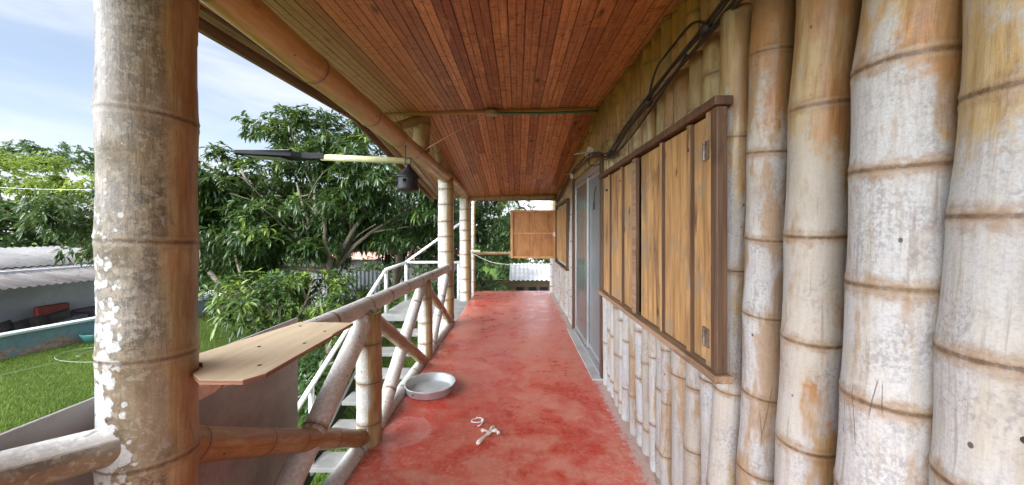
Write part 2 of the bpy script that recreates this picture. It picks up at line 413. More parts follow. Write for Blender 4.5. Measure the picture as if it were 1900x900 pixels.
def leaf_material(name, dark, mid, lime, trans=0.35, rough=0.34, spec=0.5):
    t = NT(name)
    lv = t.attr('lv')
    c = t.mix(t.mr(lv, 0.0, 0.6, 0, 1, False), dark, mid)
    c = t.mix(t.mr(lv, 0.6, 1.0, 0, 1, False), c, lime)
    t.done(c, rough, spec)
    tr = t.N.new("ShaderNodeBsdfTranslucent")
    t.put(tr.inputs[0], t.mix(0.5, c, lime))
    ms = t.N.new("ShaderNodeMixShader"); ms.inputs[0].default_value = trans
    t.L.new(t.b.outputs[0], ms.inputs[1]); t.L.new(tr.outputs[0], ms.inputs[2])
    t.L.new(ms.outputs[0], t.N["Material Output"].inputs[0])
    return t.m
M_LEAF = leaf_material("mango_leaf", (0.020, 0.050, 0.016), (0.060, 0.118, 0.028), (0.21, 0.29, 0.05), 0.26, 0.32, 0.6)
M_LEAFB = leaf_material("grove_leaf", (0.13, 0.21, 0.03), (0.27, 0.36, 0.06), (0.42, 0.48, 0.12), 0.4, 0.6, 0.2)
M_LEAFF = leaf_material("far_leaf", (0.06, 0.11, 0.04), (0.10, 0.17, 0.06), (0.18, 0.25, 0.08), 0.3, 0.6, 0.2)
M_GRASS = leaf_material("grass_blade", (0.05, 0.11, 0.02), (0.15, 0.235, 0.045), (0.32, 0.38, 0.09), 0.4, 0.6, 0.2)
M_DRY = leaf_material("dry_reed", (0.30, 0.24, 0.10), (0.42, 0.34, 0.16), (0.36, 0.38, 0.14), 0.3, 0.8, 0.1)

def ground_material():
    t = NT("lawn_soil")
    p = t.pos(); n = t.noise(p, 0.6, 6, 0.6); n2 = t.noise(p, 9, 5, 0.7)
    c = t.mix(t.mr(n2, 0.35, 0.65), (0.06, 0.11, 0.022), (0.12, 0.20, 0.04))
    c = t.mix(t.mr(n, 0.55, 0.72, 0, 0.55), c, (0.13, 0.10, 0.055))
    t.bump(n2, 0.8, 0.03)
    return t.done(c, 0.95, 0.1)
M_GROUND = ground_material()

# ------------------------------------------------------------------ object helpers
def tag(o, label=None, cat=None, group=None, kind=None):
    if label: o['label'] = label
    if cat: o['category'] = cat
    if group: o['group'] = group
    if kind: o['kind'] = kind
    return o
def thing(name, loc, label, cat, group=None):
    o = bpy.data.objects.new(name, None)
    o.empty_display_size = 0.1
    sc.collection.objects.link(o); o.location = loc
    return tag(o, label, cat, group)
def link(name, V, F, mats, parent=None, smooth=False, attrs=None, mi=None, bevel=0.0, fattrs=None):
    V = np.asarray(V, dtype=np.float64).reshape(-1, 3)
    lo, hi = V.min(0), V.max(0)
    c = (lo + hi) / 2
    if parent is None: c[2] = lo[2]
    me = bpy.data.meshes.new(name)
    W = V - c
    if isinstance(F, np.ndarray):
        nf, k = F.shape
        me.vertices.add(len(W)); me.vertices.foreach_set('co', W.astype(np.float32).ravel())
        me.loops.add(nf * k); me.loops.foreach_set('vertex_index', F.astype(np.int32).ravel())
        me.polygons.add(nf); me.polygons.foreach_set('loop_start', np.arange(0, nf * k, k, dtype=np.int32))
        me.update(calc_edges=True)
    else:
        me.from_pydata([tuple(x) for x in W], [], F); me.update()
    if not isinstance(mats, (list, tuple)): mats = [mats]
    for m in mats: me.materials.append(m)
    if mi is not None: me.polygons.foreach_set('material_index', np.asarray(mi, dtype=np.int32))
    if smooth: me.polygons.foreach_set('use_smooth', np.ones(len(me.polygons), dtype=bool))
    for nm, (ty, data) in (attrs or {}).items():
        a = me.attributes.new(nm, ty, 'POINT')
        a.data.foreach_set('vector' if ty == 'FLOAT_VECTOR' else 'value', np.asarray(data, dtype=np.float32).ravel())
    for nm, data in (fattrs or {}).items():
        a = me.attributes.new(nm, 'FLOAT', 'FACE')
        a.data.foreach_set('value', np.asarray(data, dtype=np.float32))
    o = bpy.data.objects.new(name, me)
    sc.collection.objects.link(o)
    if parent is not None:
        base = Vector((0, 0, 0)); q = parent
        while q is not None: base += q.location; q = q.parent
        o.parent = parent; o.location = Vector(c) - base
    else: o.location = c
    if bevel:
        b = o.modifiers.new('bevel', 'BEVEL'); b.width = bevel; b.segments = 2; b.limit_method = 'ANGLE'
    return o

class MB:
    def __init__(s): s.v = []; s.f = []; s.mi = []
    def add(s, vs, fs, m=0):
        k = len(s.v); s.v += [tuple(x) for x in vs]
        s.f += [tuple(i + k for i in f) for f in fs]; s.mi += [m] * len(fs)
        return s
    def box(s, x0, x1, y0, y1, z0, z1, m=0, jit=0):
        vs = [(x, y, z) for x in (x0, x1) for y in (y0, y1) for z in (z0, z1)]
        return s.add(vs, [(0, 1, 3, 2), (4, 6, 7, 5), (0, 4, 5, 1), (2, 3, 7, 6), (0, 2, 6, 4), (1, 5, 7, 3)], m)
    def beam(s, a, b, wid, hei, up=(0, 0, 1), m=0):
        a, b = Vector(a), Vector(b); d = (b - a).normalized(); x = d.cross(Vector(up)).normalized(); z = x.cross(d)
        vs = [p + x * sx * wid / 2 + z * sz * hei / 2 for p in (a, b) for sx, sz in ((-1, -1), (1, -1), (1, 1), (-1, 1))]
        return s.add(vs, [(3, 2, 1, 0), (4, 5, 6, 7), (0, 1, 5, 4), (1, 2, 6, 5), (2, 3, 7, 6), (3, 0, 4, 7)], m)
    def tube(s, pts, rad, seg=10, m=0, cap=True):
        pts = [Vector(p) for p in pts]; n = len(pts)
        if not isinstance(rad, (list, tuple)): rad = [rad] * n
        vs = []; ref = None
        for i, p in enumerate(pts):
            t = (pts[min(i + 1, n - 1)] - pts[max(i - 1, 0)]).normalized()
            if ref is None:
                ref = Vector((0, 0, 1)) if abs(t.z) < 0.9 else Vector((1, 0, 0))
            x = (ref - t * ref.dot(t)).normalized(); ref = x; y = t.cross(x)
            for k in range(seg):
                a = 2 * math.pi * k / seg
                vs.append(p + (x * math.cos(a) + y * math.sin(a)) * rad[i])
        fs = [(i * seg + k, i * seg + (k + 1) % seg, (i + 1) * seg + (k + 1) % seg, (i + 1) * seg + k) for i in range(n - 1) for k in range(seg)]
        if cap: fs += [tuple(range(seg))[::-1], tuple((n - 1) * seg + k for k in range(seg))]
        return s.add(vs, fs, m)
    def prism(s, poly, z0, z1, m=0):
        n = len(poly)
        vs = [(x, y, z0) for x, y in poly] + [(x, y, z1) for x, y in poly]
        fs = [tuple(range(n))[::-1], tuple(range(n, 2 * n))] + [(i, (i + 1) % n, n + (i + 1) % n, n + i) for i in range(n)]
        return s.add(vs, fs, m)
    def lathe(s, prof, c, seg=32, m=0, sx=1, sy=1):
        vs = []
        for r, z in prof:
            for k in range(seg):
                a = 2 * math.pi * k / seg
                vs.append((c[0] + r * math.cos(a) * sx, c[1] + r * math.sin(a) * sy, c[2] + z))
        n = len(prof)
        fs = [(i * seg + k, i * seg + (k + 1) % seg, (i + 1) * seg + (k + 1) % seg, (i + 1) * seg + k) for i in range(n - 1) for k in range(seg)]
        return s.add(vs, fs, m)
    def build(s, name, mats, parent=None, smooth=False, bevel=0.0):
        return link(name, s.v, s.f, mats, parent, smooth, mi=s.mi, bevel=bevel)

def smooth_path(pts, n=8):
    P = [Vector(p) for p in pts]; out = []
    for i in range(len(P) - 1):
        a, b, c, d = P[max(i - 1, 0)], P[i], P[i + 1], P[min(i + 2, len(P) - 1)]
        for k in range(n):
            t = k / n
            out.append(0.5 * ((2 * b) + (c - a) * t + (2 * a - 5 * b + 4 * c - d) * t * t + (3 * b - a - 3 * c + d) * t ** 3))
    out.append(P[-1]); return out

def culm(name, p0, p1, r0, r1=None, parent=None, seed=None, sp=0.28, seg=20, bend=0.008, ct=(0.2, 0.2, 0.0), first=None, swell=1.0, nlist=None, tilt=0.0):
    """one bamboo culm: swollen nodes with a raised lip, slight bow, hollow cut ends"""
    r1 = r0 if r1 is None else r1
    seed = rnd.randint(0, 99999) if seed is None else seed
    q = random.Random(seed)
    p0, p1 = Vector(p0), Vector(p1); ax = p1 - p0; L = ax.length; d = ax.normalized()
    ref = Vector((1, 0, 0)) if abs(d.x) < 0.8 else Vector((0, 1, 0))
    x = (ref - d * ref.dot(d)).normalized(); y = d.cross(x)
    if nlist is None:
        nodes = []; s = first if first is not None else q.uniform(0.05, sp)
        while s < L - 0.02: nodes.append(s); s += sp * q.uniform(0.8, 1.2)
    else: nodes = list(nlist)
    k = max(0.55, min(1.5, r0 / 0.06))
    offs = [(-0.075, 0.995), (-0.035, 1.005), (-0.016, 1.018), (-0.006, 1.042), (-0.0018, 1.028), (0.0018, 1.03), (0.006, 1.052), (0.013, 1.022), (0.03, 1.004), (0.07, 0.992)]
    rings = [(0.0, 1.0), (L, 1.0)]
    for nn in nodes:
        rings += [(nn + o * k, 1 + (mlt - 1) * swell) for o, mlt in offs if 0 < nn + o * k < L]
    allp = sorted(nodes + [0, L])
    for a, b in zip(allp[:-1], allp[1:]):
        if b - a > 0.2 * k: rings += [((a * 2 + b) / 3, 0.982), ((a + b * 2) / 3, 0.98)]
    rings.sort()
    rr = [rings[0]]
    for z in rings[1:]:
        if z[0] - rr[-1][0] > 0.0007: rr.append(z)
    rr[-1] = (L, rr[-1][1])
    bx, by = q.uniform(-1, 1) * bend, q.uniform(-1, 1) * bend
    ph = q.uniform(0, 6.28); ov = q.uniform(0.006, 0.02); wob = [q.uniform(-0.004, 0.004) for _ in range(len(nodes) + 2)]; rin = [q.uniform(.982, 1.014) for _ in range(len(nodes) + 2)]
    V = []; CP = []; ND = []; CT = []
    so = (q.uniform(0, 40), q.uniform(0, 40), q.uniform(0, 40))
    for (s, mlt) in rr:
        t = s / L; r = (r0 + (r1 - r0) * t) * mlt
        dn = min(abs(s - nn) for nn in nodes) / k if nodes else 1.0
        ci = sum(1 for nn in nodes if nn < s)
        prv = max([nn for nn in nodes if nn <= s], default=0.0); nxt = min([nn for nn in nodes if nn > s], default=L)
        uu = (s - prv) / max(nxt - prv, 1e-4); uu = uu * uu * (3 - 2 * uu)
        w0, w1 = wob[ci], wob[min(ci + 1, len(wob) - 1)]
        r *= rin[ci] + (rin[min(ci + 1, len(rin) - 1)] - rin[ci]) * uu
        cx = bx * math.sin(math.pi * t) + w0 + (w1 - w0) * uu; cy = by * math.sin(math.pi * t) - (w0 + (w1 - w0) * uu)
        for i in range(seg):
            a = 2 * math.pi * i / seg
            ra = r * (1 + ov * math.sin(2 * a + ph))
            sh = tilt * math.cos(a + ph) if 0 < s < L else 0
            pt = p0 + d * (s + sh) + x * (cx + ra * math.cos(a)) + y * (cy + ra * math.sin(a))
            V.append(pt); ND.append(dn)
            CP.append((so[0] + r0 * math.cos(a), so[1] + r0 * math.sin(a), so[2] + s))
            CT.append(ct(pt, x * math.cos(a) + y * math.sin(a)) if callable(ct) else ct)
    n = len(rr)
    F = [(i * seg + j, i * seg + (j + 1) % seg, (i + 1) * seg + (j + 1) % seg, (i + 1) * seg + j) for i in range(n - 1) for j in range(seg)]
    mi = [0] * len(F)
    for (base, sgn, r) in ((0, 1, r0), ((n - 1) * seg, -1, r1)):      # cut ends: wall thickness, then hollow
        k0 = len(V)
        for q_, dep in ((0.72, 0.0), (0.70, 0.035)):
            for i in range(seg):
                a = 2 * math.pi * i / seg
                V.append((p0 if base == 0 else p1) + d * dep * sgn + (x * math.cos(a) + y * math.sin(a)) * r * q_)
                ND.append(1.0); CP.append((0, 0, 0)); CT.append((0, 0, 0))
        for j in range(seg):
            F.append((base + j, base + (j + 1) % seg, k0 + (j + 1) % seg, k0 + j)); mi.append(1)
            F.append((k0 + j, k0 + (j + 1) % seg, k0 + seg + (j + 1) % seg, k0 + seg + j)); mi.append(2)
        F.append(tuple(k0 + seg + j for j in range(seg))); mi.append(2)
    o = link(name, V, F, [M_BAM, M_END, M_HOLE], parent, False,
             {'cp': ('FLOAT_VECTOR', CP), 'nd': ('FLOAT', ND), 'ct': ('FLOAT_VECTOR', CT)}, mi)
    sm = np.array([m == 0 for m in mi]); o.data.polygons.foreach_set('use_smooth', sm)
    return o

# ================================================================== SETTING
GZ = -1.7
g = MB().add([(-400, -400, GZ), (400, -400, GZ), (400, 400, GZ), (-400, 400, GZ)], [(0, 1, 2, 3)])
tag(g.build('ground', M_GROUND), kind='structure')

FX0, FX1, FY0, FY1 = -0.955, 0.86, -1.4, 8.4
fl = MB().box(FX0, FX1, FY0, FY1, -0.012, 0.0)
tag(fl.build('floor', M_FLOOR), kind='structure')
tag(MB().box(FX0 - 0.01, 3.6, FY0, FY1 - 0.01, -0.16, -0.014).build('floor_slab', M_CONC), kind='structure')

# ---- grass (stuff): short leafy blades
def blades(name, n, x0, x1, y0, y1, h0, h1, mat, label, seed, keep=lambda x, y: np.ones(len(x), bool), wd=0.012, z=GZ, cat='grass'):
    rg = np.random.default_rng(seed)
    X = rg.uniform(x0, x1, n); Y = rg.uniform(y0, y1, n)
    k = keep(X, Y); X, Y = X[k], Y[k]; n = len(X)
    H = rg.uniform(h0, h1, n); A = rg.uniform(0, 6.28, n); T = rg.uniform(0.1, 0.9, n); W = wd * rg.uniform(0.7, 1.4, n)
    dx, dy = np.cos(A), np.sin(A)
    b0 = np.stack([X - dy * W, Y + dx * W, np.full(n, z - 0.005)], 1); b1 = np.stack([X + dy * W, Y - dx * W, np.full(n, z - 0.005)], 1)
    tp = np.stack([X + dx * H * T, Y + dy * H * T, z + H], 1)
    V = np.stack([b0, b1, tp], 1).reshape(-1, 3)
    F = np.arange(3 * n).reshape(n, 3)
    patch = 0.5 + 0.5 * np.sin(X * 1.3 + 2 * np.sin(Y * 0.9)) * np.cos(Y * 1.1 + X * 0.4)
    lv = np.clip(rg.uniform(0, 1.0, n) * 0.75 + (patch - .3) * 0.35, 0, 1)
    o = link(name, V, F, mat, attrs={'lv': ('FLOAT', np.repeat(lv, 3))})
    return tag(o, label, cat, kind='stuff')
blades('grass', 420000, -12.6, -1.3, 0.6, 14, 0.03, 0.075, M_GRASS, 'short bright green leafy lawn below the porch', 1,
       keep=lambda x, y: (x < -1.3) & (x > -12.35 + 0.185 * (y - 8)) & (-x < y * 1.55 + 1.2), wd=0.010)

# ---- far woods and reeds
def leaf_cloud(centers, rng, per, L, Wd, droop=0.45, lv_lo=0.0, lv_hi=0.6, new=0.08, spread=1.0):
    """centers: Nx6 (pos, axis). returns V,F(4),lv for folded lance leaves in rosettes"""
    N = len(centers)
    P = np.repeat(centers[:, :3], per, 0); A = np.repeat(centers[:, 3:], per, 0)
    n = N * per
    A = A / np.linalg.norm(A, axis=1)[:, None]
    ref = rng.normal(size=(n, 3)); D = ref - (ref * A).sum(1)[:, None] * A
    D /= np.linalg.norm(D, axis=1)[:, None]
    D = D * spread + A * rng.uniform(-0.15, 0.9, n)[:, None]
    D /= np.linalg.norm(D, axis=1)[:, None]
    l = L * rng.uniform(0.6, 1.15, n)[:, None]; wd = Wd * rng.uniform(0.75, 1.2, n)[:, None]
    up = np.array([0, 0, 1.0])
    S = np.cross(D, up + 0.25 * rng.normal(size=(n, 3))); S /= (np.linalg.norm(S, axis=1)[:, None] + 1e-6)
    dr = np.zeros((n, 3)); dr[:, 2] = -1
    k = droop * rng.uniform(0.5, 1.4, n)[:, None]
    nrm = np.cross(S, D)
    p0 = P + D * 0.02
    p1 = P + D * l * 0.38 + dr * l * k * 0.10
    p2 = P + D * l * 0.74 + dr * l * k * 0.40
    p3 = P + D * l * 0.97 + dr * l * k * 0.80
    fold = nrm * wd * 0.22
    V = np.stack([p0, p1 - S * wd / 2 + fold, p1, p1 + S * wd / 2 + fold, p2 - S * wd * 0.42 + fold, p2, p2 + S * wd * 0.42 + fold, p3], 1).reshape(-1, 3)
    b = (np.arange(n) * 8)[:, None]
    tri = np.concatenate([b + np.array(t)[None] for t in ((0, 2, 1), (0, 3, 2), (1, 2, 5), (1, 5, 4), (2, 3, 6), (2, 6, 5), (4, 5, 7), (5, 6, 7))], 0)
    lvr = rng.uniform(lv_lo, lv_hi, N); nw = rng.random(N) < new; lvr[nw] = rng.uniform(0.7, 1.0, nw.sum())
    lv = np.repeat(np.repeat(lvr, per) + rng.uniform(-0.06, 0.06, n), 8)
    return V, tri, lv

def crown(name, clumps, mat, parent, seed, dens=11, per=11, L=0.25, Wd=0.05, droop=0.45, lv=(0.0, 0.6), new=0.08, sub=0.33, shell=0.55, hollow=0.9):
    """foliage made of lobes: every clump carries smaller lobes, every lobe carries leaf rosettes"""
    rng = np.random.default_rng(seed)
    C = []
    for c in clumps:
        cx, cy, cz, rx, ry, rz = c[:6]; mul = c[6] if len(c) > 6 else 1.0
        area = 4 * math.pi * ((rx * ry + rx * rz + ry * rz) / 3)
        nl = max(4, int(area * 1.0 / (sub * sub * 5)))
        d = rng.normal(size=(nl, 3)); d /= np.linalg.norm(d, axis=1)[:, None]
        rad = rng.uniform(shell, 1.05, nl)[:, None]
        lob = np.array([cx, cy, cz]) + d * rad * np.array([rx, ry, rz])
        nr = int(area * dens * mul / nl) + 1
        for p, dd in zip(lob, d):
            e = rng.normal(size=(nr, 3)); e /= np.linalg.norm(e, axis=1)[:, None]
            s = sub * rng.uniform(0.7, 1.35)
            pos = p + e * s * rng.uniform(0.3, 1.0, nr)[:, None] * np.array([1.15, 1.15, 0.75])
            ax = e * 0.7 + dd * 0.6 + np.array([0, 0, 0.55]) + rng.normal(size=(nr, 3)) * 0.25
            C.append(np.concatenate([pos, ax], 1))
    C = np.concatenate(C, 0)
    V, F, lvv = leaf_cloud(C, rng, per, L, Wd, droop, lv[0], lv[1], new)
    return link(name, V, F, mat, parent, False, {'lv': ('FLOAT', lvv)})

def limb(mb, a, b, r0, r1, rg, bow=0.12, n=6):
    a, b = Vector(a), Vector(b); L = (b - a).length
    pts = []; o = Vector((rg.uniform(-1, 1), rg.uniform(-1, 1), rg.uniform(-0.3, 0.6))) * bow * L
    for i in range(n + 1):
        t = i / n
        pts.append(a.lerp(b, t) + o * math.sin(math.pi * t) + Vector((rg.uniform(-1, 1), rg.uniform(-1, 1), 0)) * 0.02 * L * (0 < i < n))
    mb.tube(pts, [r0 + (r1 - r0) * i / n for i in range(n + 1)], 9)
    return pts

def tree(name, label, base, fork, clumps, seed, mat=M_LEAF, r=0.14, group='mango trees around the lawn', extra=None, **kw):
    t = thing(name, base, label, 'tree', group)
    rg = random.Random(seed)
    mb = MB()
    p = limb(mb, base, fork, r, r * 0.78, rg, 0.05)
    for c in clumps:
        tgt = (c[0], c[1], c[2] + c[5] * 0.2)
        q = limb(mb, fork, tgt, r * 0.42, r * 0.14, rg, 0.10)
        for k in range(5):
            dv = Vector((rg.uniform(-1, 1) * c[3], rg.uniform(-1, 1) * c[4], rg.uniform(-0.5, 0.9) * c[5])) * 0.75
            limb(mb, q[rg.choice((3, 4, 5))], Vector(c[:3]) + dv, r * 0.14, r * 0.05, rg, 0.1, 4)
    for e in (extra or []): limb(mb, e[0], e[1], e[2], e[3], rg, 0.05)
    mb.build('trunk', M_BARK, t, smooth=True)
    crown('crown', clumps, mat, t, seed, **kw)
    return t

MG = 'mango trees around the lawn'
tree('mango_tree', 'broad leafy mango tree filling the view behind the solar lamp', (-4.45, 8.6, GZ), (-4.35, 8.5, 0.45),
     [(-5.0, 7.9, 1.35, 1.0, .8, 0.6), (-6.9, 8.3, .7, .9, .8, .55), (-5.15, 9.0, 3.75, 1.35, 1.3, 0.62), (-6.7, 8.7, 2.7, 1.5, 1.3, 1.0), (-5.2, 8.5, 2.35, 1.5, 1.2, 0.95), (-3.5, 8.8, 2.85, 1.35, 1.2, 0.9),
      (-6.3, 8.0, 1.3, 1.2, 1.0, 0.8), (-2.6, 9.4, 1.9, 1.2, 1.1, 1.0), (-3.9, 8.9, 1.55, 1.0, 1.0, 0.6, 0.8), (-8.0, 9.1, 2.3, 1.1, 1.0, 1.1)],
     5, dens=27, per=11, sub=.38, L=.235, extra=[((-4.35, 8.4, 0.4), (-4.05, 7.6, 2.0), 0.085, 0.012), ((-4.4, 8.4, 0.5), (-5.4, 7.6, 1.9), 0.05, 0.01)])
tree('mango_tree', 'dark green mango tree drooping over the low shed, left of the near pillar', (-9.6, 9.6, GZ), (-9.4, 9.3, -0.1),
     [(-11.0, 9.2, 1.35, .75, 0.8, 0.75), (-9.6, 9.0, 1.5, 1.0, 0.9, 1.0), (-10.7, 9.0, 1.9, .7, 0.7, 0.6), (-8.2, 9.1, 0.9, .9, 0.8, 0.8)], 6, dens=24, L=.235, r=0.1)
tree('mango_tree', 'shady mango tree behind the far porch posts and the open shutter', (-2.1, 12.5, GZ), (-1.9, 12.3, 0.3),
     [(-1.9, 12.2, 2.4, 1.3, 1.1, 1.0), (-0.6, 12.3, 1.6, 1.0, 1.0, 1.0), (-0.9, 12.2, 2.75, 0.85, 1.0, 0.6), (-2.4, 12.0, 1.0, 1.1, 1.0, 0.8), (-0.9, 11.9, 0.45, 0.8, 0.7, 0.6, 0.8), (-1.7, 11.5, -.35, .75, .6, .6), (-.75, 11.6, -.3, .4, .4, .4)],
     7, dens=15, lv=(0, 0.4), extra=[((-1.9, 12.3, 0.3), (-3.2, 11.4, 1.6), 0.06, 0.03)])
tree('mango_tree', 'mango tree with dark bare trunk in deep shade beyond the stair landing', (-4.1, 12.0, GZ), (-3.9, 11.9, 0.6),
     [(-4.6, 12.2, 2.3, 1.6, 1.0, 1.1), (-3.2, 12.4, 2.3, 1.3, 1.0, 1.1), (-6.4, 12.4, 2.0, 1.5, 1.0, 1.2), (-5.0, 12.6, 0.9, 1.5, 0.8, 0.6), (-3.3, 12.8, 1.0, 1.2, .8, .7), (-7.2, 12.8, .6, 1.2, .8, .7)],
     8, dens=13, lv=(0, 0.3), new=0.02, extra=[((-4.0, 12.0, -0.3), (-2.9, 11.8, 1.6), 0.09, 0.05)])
tree('young_mango_tree', 'low young mango tree with lime new shoots beside the porch shelf', (-4.0, 6.7, GZ), (-4.2, 6.7, -0.75),
     [(-4.35, 6.6, 0.0, 0.85, 0.75, 0.5), (-5.1, 6.8, 0.22, 0.6, 0.5, 0.32), (-3.55, 6.9, -0.3, 0.6, 0.5, 0.45), (-4.0, 7.2, 0.35, 0.6, 0.5, 0.3)],
     9, dens=26, per=10, L=0.21, Wd=0.045, sub=0.24, lv=(0.1, 0.75), new=0.25, r=0.09,
     extra=[((-3.95, 6.6, -1.5), (-6.3, 7.4, 0.55), 0.085, 0.05), ((-5.4, 7.1, -0.2), (-5.7, 7.3, 0.9), 0.04, 0.02)])
def shrub(label, x, y, z, r, h, seed, lv=(0.1, 0.6), new=0.2):
    t = thing('shrub', (x, y, GZ), label, 'shrub', 'shrubs on the lawn')
    rg = random.Random(seed); mb = MB()
    for k in range(5): limb(mb, (x, y, GZ), (x + rg.uniform(-r, r) * .6, y + rg.uniform(-r, r) * .6, z), 0.018, 0.008, rg, 0.1, 4)
    mb.build('stem', M_BARK, t, smooth=True)
    crown('foliage', [(x, y, z, r, r, h)], M_LEAF, t, seed, dens=22, per=9, L=0.20, Wd=0.045, sub=0.18, lv=lv, new=new)
shrub('bushy green shrub in front of the zinc fence', -3.9, 9.6, -0.55, 0.85, 0.55, 21)
shrub('yellow-green shrub just left of the stair landing', -3.3, 8.2, -0.55, 0.6, 0.5, 22, new=0.5)
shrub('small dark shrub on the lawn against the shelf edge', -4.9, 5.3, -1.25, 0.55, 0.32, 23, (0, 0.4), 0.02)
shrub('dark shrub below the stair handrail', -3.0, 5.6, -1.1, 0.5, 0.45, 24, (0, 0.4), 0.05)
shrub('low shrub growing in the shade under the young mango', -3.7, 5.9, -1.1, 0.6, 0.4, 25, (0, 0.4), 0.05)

# pale green grove and umbrella crowned trees, far left
def far_tree(name, label, base, clumps, seed, mat, r, dens, L, per=8, group=None, sub=0.9, **kw):
    t = thing(name, base, label, 'tree', group); rg = random.Random(seed); mb = MB()
    fk = (base[0], base[1], clumps[0][2] - clumps[0][5] * 1.1)
    limb(mb, base, fk, r, r * .7, rg, 0.03)
    for c in clumps: limb(mb, fk, c[:3], r * .5, r * .15, rg, 0.08)
    mb.build('trunk', M_BARK, t, smooth=True)
    crown('crown', clumps, mat, t, seed, dens=dens, per=per, L=L, Wd=L * 0.3, sub=sub, **kw)
G1 = 'pale green trees beyond the shed'
far_tree('grove_tree', 'feathery lime tree above the shed roof at the left edge', (-33, 24, GZ), [(-33, 24, 3.2, 2.4, 2, 2.0), (-35, 24, 5.3, 2.5, 2, 1.3), (-32, 24, 4.9, 1.8, 1.6, 1.3)], 31, M_LEAFB, 0.2, 3.0, 0.42, group=G1)
far_tree('grove_tree', 'lime green domed tree, second from the left edge above the shed', (-29, 25, GZ), [(-29.3, 25, 2.9, 2.2, 2, 2.0), (-28.5, 25, 4.6, 2.0, 1.8, 1.0)], 32, M_LEAFB, 0.2, 3.0, 0.42, group=G1)
far_tree('grove_tree', 'pale green tree between the lime dome and the near pillar', (-26, 25, GZ), [(-26, 25, 2.2, 2.0, 2, 2.0), (-25.0, 25, 4.0, 2.0, 1.6, 1.0), (-23, 26, 2.6, 1.8, 1.6, 1.6)], 33, M_LEAFB, 0.2, 3.0, 0.42, group=G1)
far_tree('grove_tree', 'tall lime tree cut by the left edge of the view', (-41, 26, GZ), [(-41, 26, 3.4, 3, 2.5, 2.4), (-39, 26, 5.6, 2.6, 2, 1.6)], 34, M_LEAFB, 0.2, 2.6, 0.45, group=G1)
far_tree('rain_tree', 'flat umbrella crowned tree rising above the lime grove', (-59, 46, GZ), [(-59, 46, 11.2, 5.5, 4, 0.9), (-55, 46, 9.6, 3.0, 3, 0.7), (-63, 46, 10.2, 3.0, 3, 0.7)], 35, M_LEAFF, 0.35, 1.6, 0.6, group='umbrella crowned trees on the skyline')
far_tree('rain_tree', 'thin open crowned tree on the skyline beside the near pillar', (-53, 48, GZ), [(-54, 48, 10.2, 2.6, 2.4, 1.0, .6), (-51, 48, 9.4, 2.8, 2.5, 1.6, .6), (-48, 48, 10, 2.5, 2.5, 1.2, .6)], 36, M_LEAFF, 0.3, 1.3, 0.6, group='umbrella crowned trees on the skyline')
blades('reeds', 9000, -36, -22, 18, 22, 1.2, 2.3, M_DRY, 'tall straw coloured reeds behind the shed roof', 3, wd=0.05, cat='reeds')
rngw = np.random.default_rng(77)
wc = []
for i in range(46):
    a = -62 + i * 1.9 + rngw.uniform(-.6, .6); dist = rngw.uniform(34, 46)
    wc.append((math.sin(R(a)) * dist * 1.0, math.cos(R(a)) * dist, rngw.uniform(-0.5, 1.0), 3.0, 3.0, rngw.uniform(2.2, 3.4)))
tag(crown('distant_woods', wc, M_LEAFF, None, 41, dens=0.9, per=8, L=0.8, Wd=0.28, sub=1.3), 'hazy line of distant woods behind the gardens', 'woods', kind='stuff')

# ---- shed beyond the low blue wall
def wx(y): return -12.4 + 0.185 * (y - 8)
lw = thing('garden_wall', (wx(9), 9, GZ), 'low peeling blue garden wall with pale coping along the lawn', 'wall')
mb = MB()
ys = [3, 14.6]
a, b = (wx(ys[0]), ys[0]), (wx(ys[1]), ys[1])
mb.add([(a[0], a[1], GZ), (b[0], b[1], GZ), (b[0] - .18, b[1], GZ), (a[0] - .18, a[1], GZ), (a[0], a[1], -1.14), (b[0], b[1], -1.14), (b[0] - .18, b[1], -1.14), (a[0] - .18, a[1], -1.14)],
       [(0, 1, 5, 4), (1, 2, 6, 5), (2, 3, 7, 6), (3, 0, 4, 7), (4, 5, 6, 7)])
mb.build('masonry', M_BLUE, lw)
MB().beam((a[0] - .09, a[1], -1.105), (b[0] - .09, b[1], -1.105), 0.26, 0.066).build('coping', M_CAP, lw, bevel=0.01)

shed = thing('shed', (-16, 9, GZ), 'low grey shed with corrugated roof beyond the blue wall', 'shed')
def sheet(name, mat, x_of, y0, y1, z0, z1, run, pitch, amp, parent, n=None, thick=0.01):
    """corrugated sheet: eave line at x_of(y), rising by (z1-z0) over run metres towards -x"""
    n = int((y1 - y0) / pitch * 8); V = []
    for i in range(n + 1):
        y = y0 + (y1 - y0) * i / n; zz = amp * math.sin(2 * math.pi * (y - y0) / pitch)
        V += [(x_of(y), y, z0 + zz), (x_of(y) - run, y, z1 + zz), (x_of(y), y, z0 + zz - thick), (x_of(y) - run, y, z1 + zz - thick)]
    F = []
    for i in range(n):
        k = 4 * i; F += [(k, k + 4, k + 5, k + 1), (k + 2, k + 3, k + 7, k + 6), (k, k + 2, k + 6, k + 4), (k + 1, k + 5, k + 7, k + 3)]
    return link(name, V, F, mat, parent, True)
sheet('roof', M_ROOF, lambda y: wx(y) - 1.45, 5, 14.5, -0.15, 0.28, 2.6, 0.17, 0.022, shed)
sheet('roof', M_ROOFW, lambda y: wx(y) - 3.7, 5, 14.5, 0.265, 0.78, 3.2, 0.17, 0.022, shed)['label'] = 'paler upper roof sheets'
mb = MB(); mb.beam((wx(5) - 3.2, 5, -0.75), (wx(14.4) - 3.2, 14.4, -0.75), 0.15, 1.9)
mb.build('wall', M_WALLG, shed)
mb = MB(); mb.beam((wx(5) - 2.0, 5, GZ + .03), (wx(14.4) - 2.0, 14.4, GZ + .03), 2.4, 0.06)
mb.build('patio_floor', M_CONC, shed)
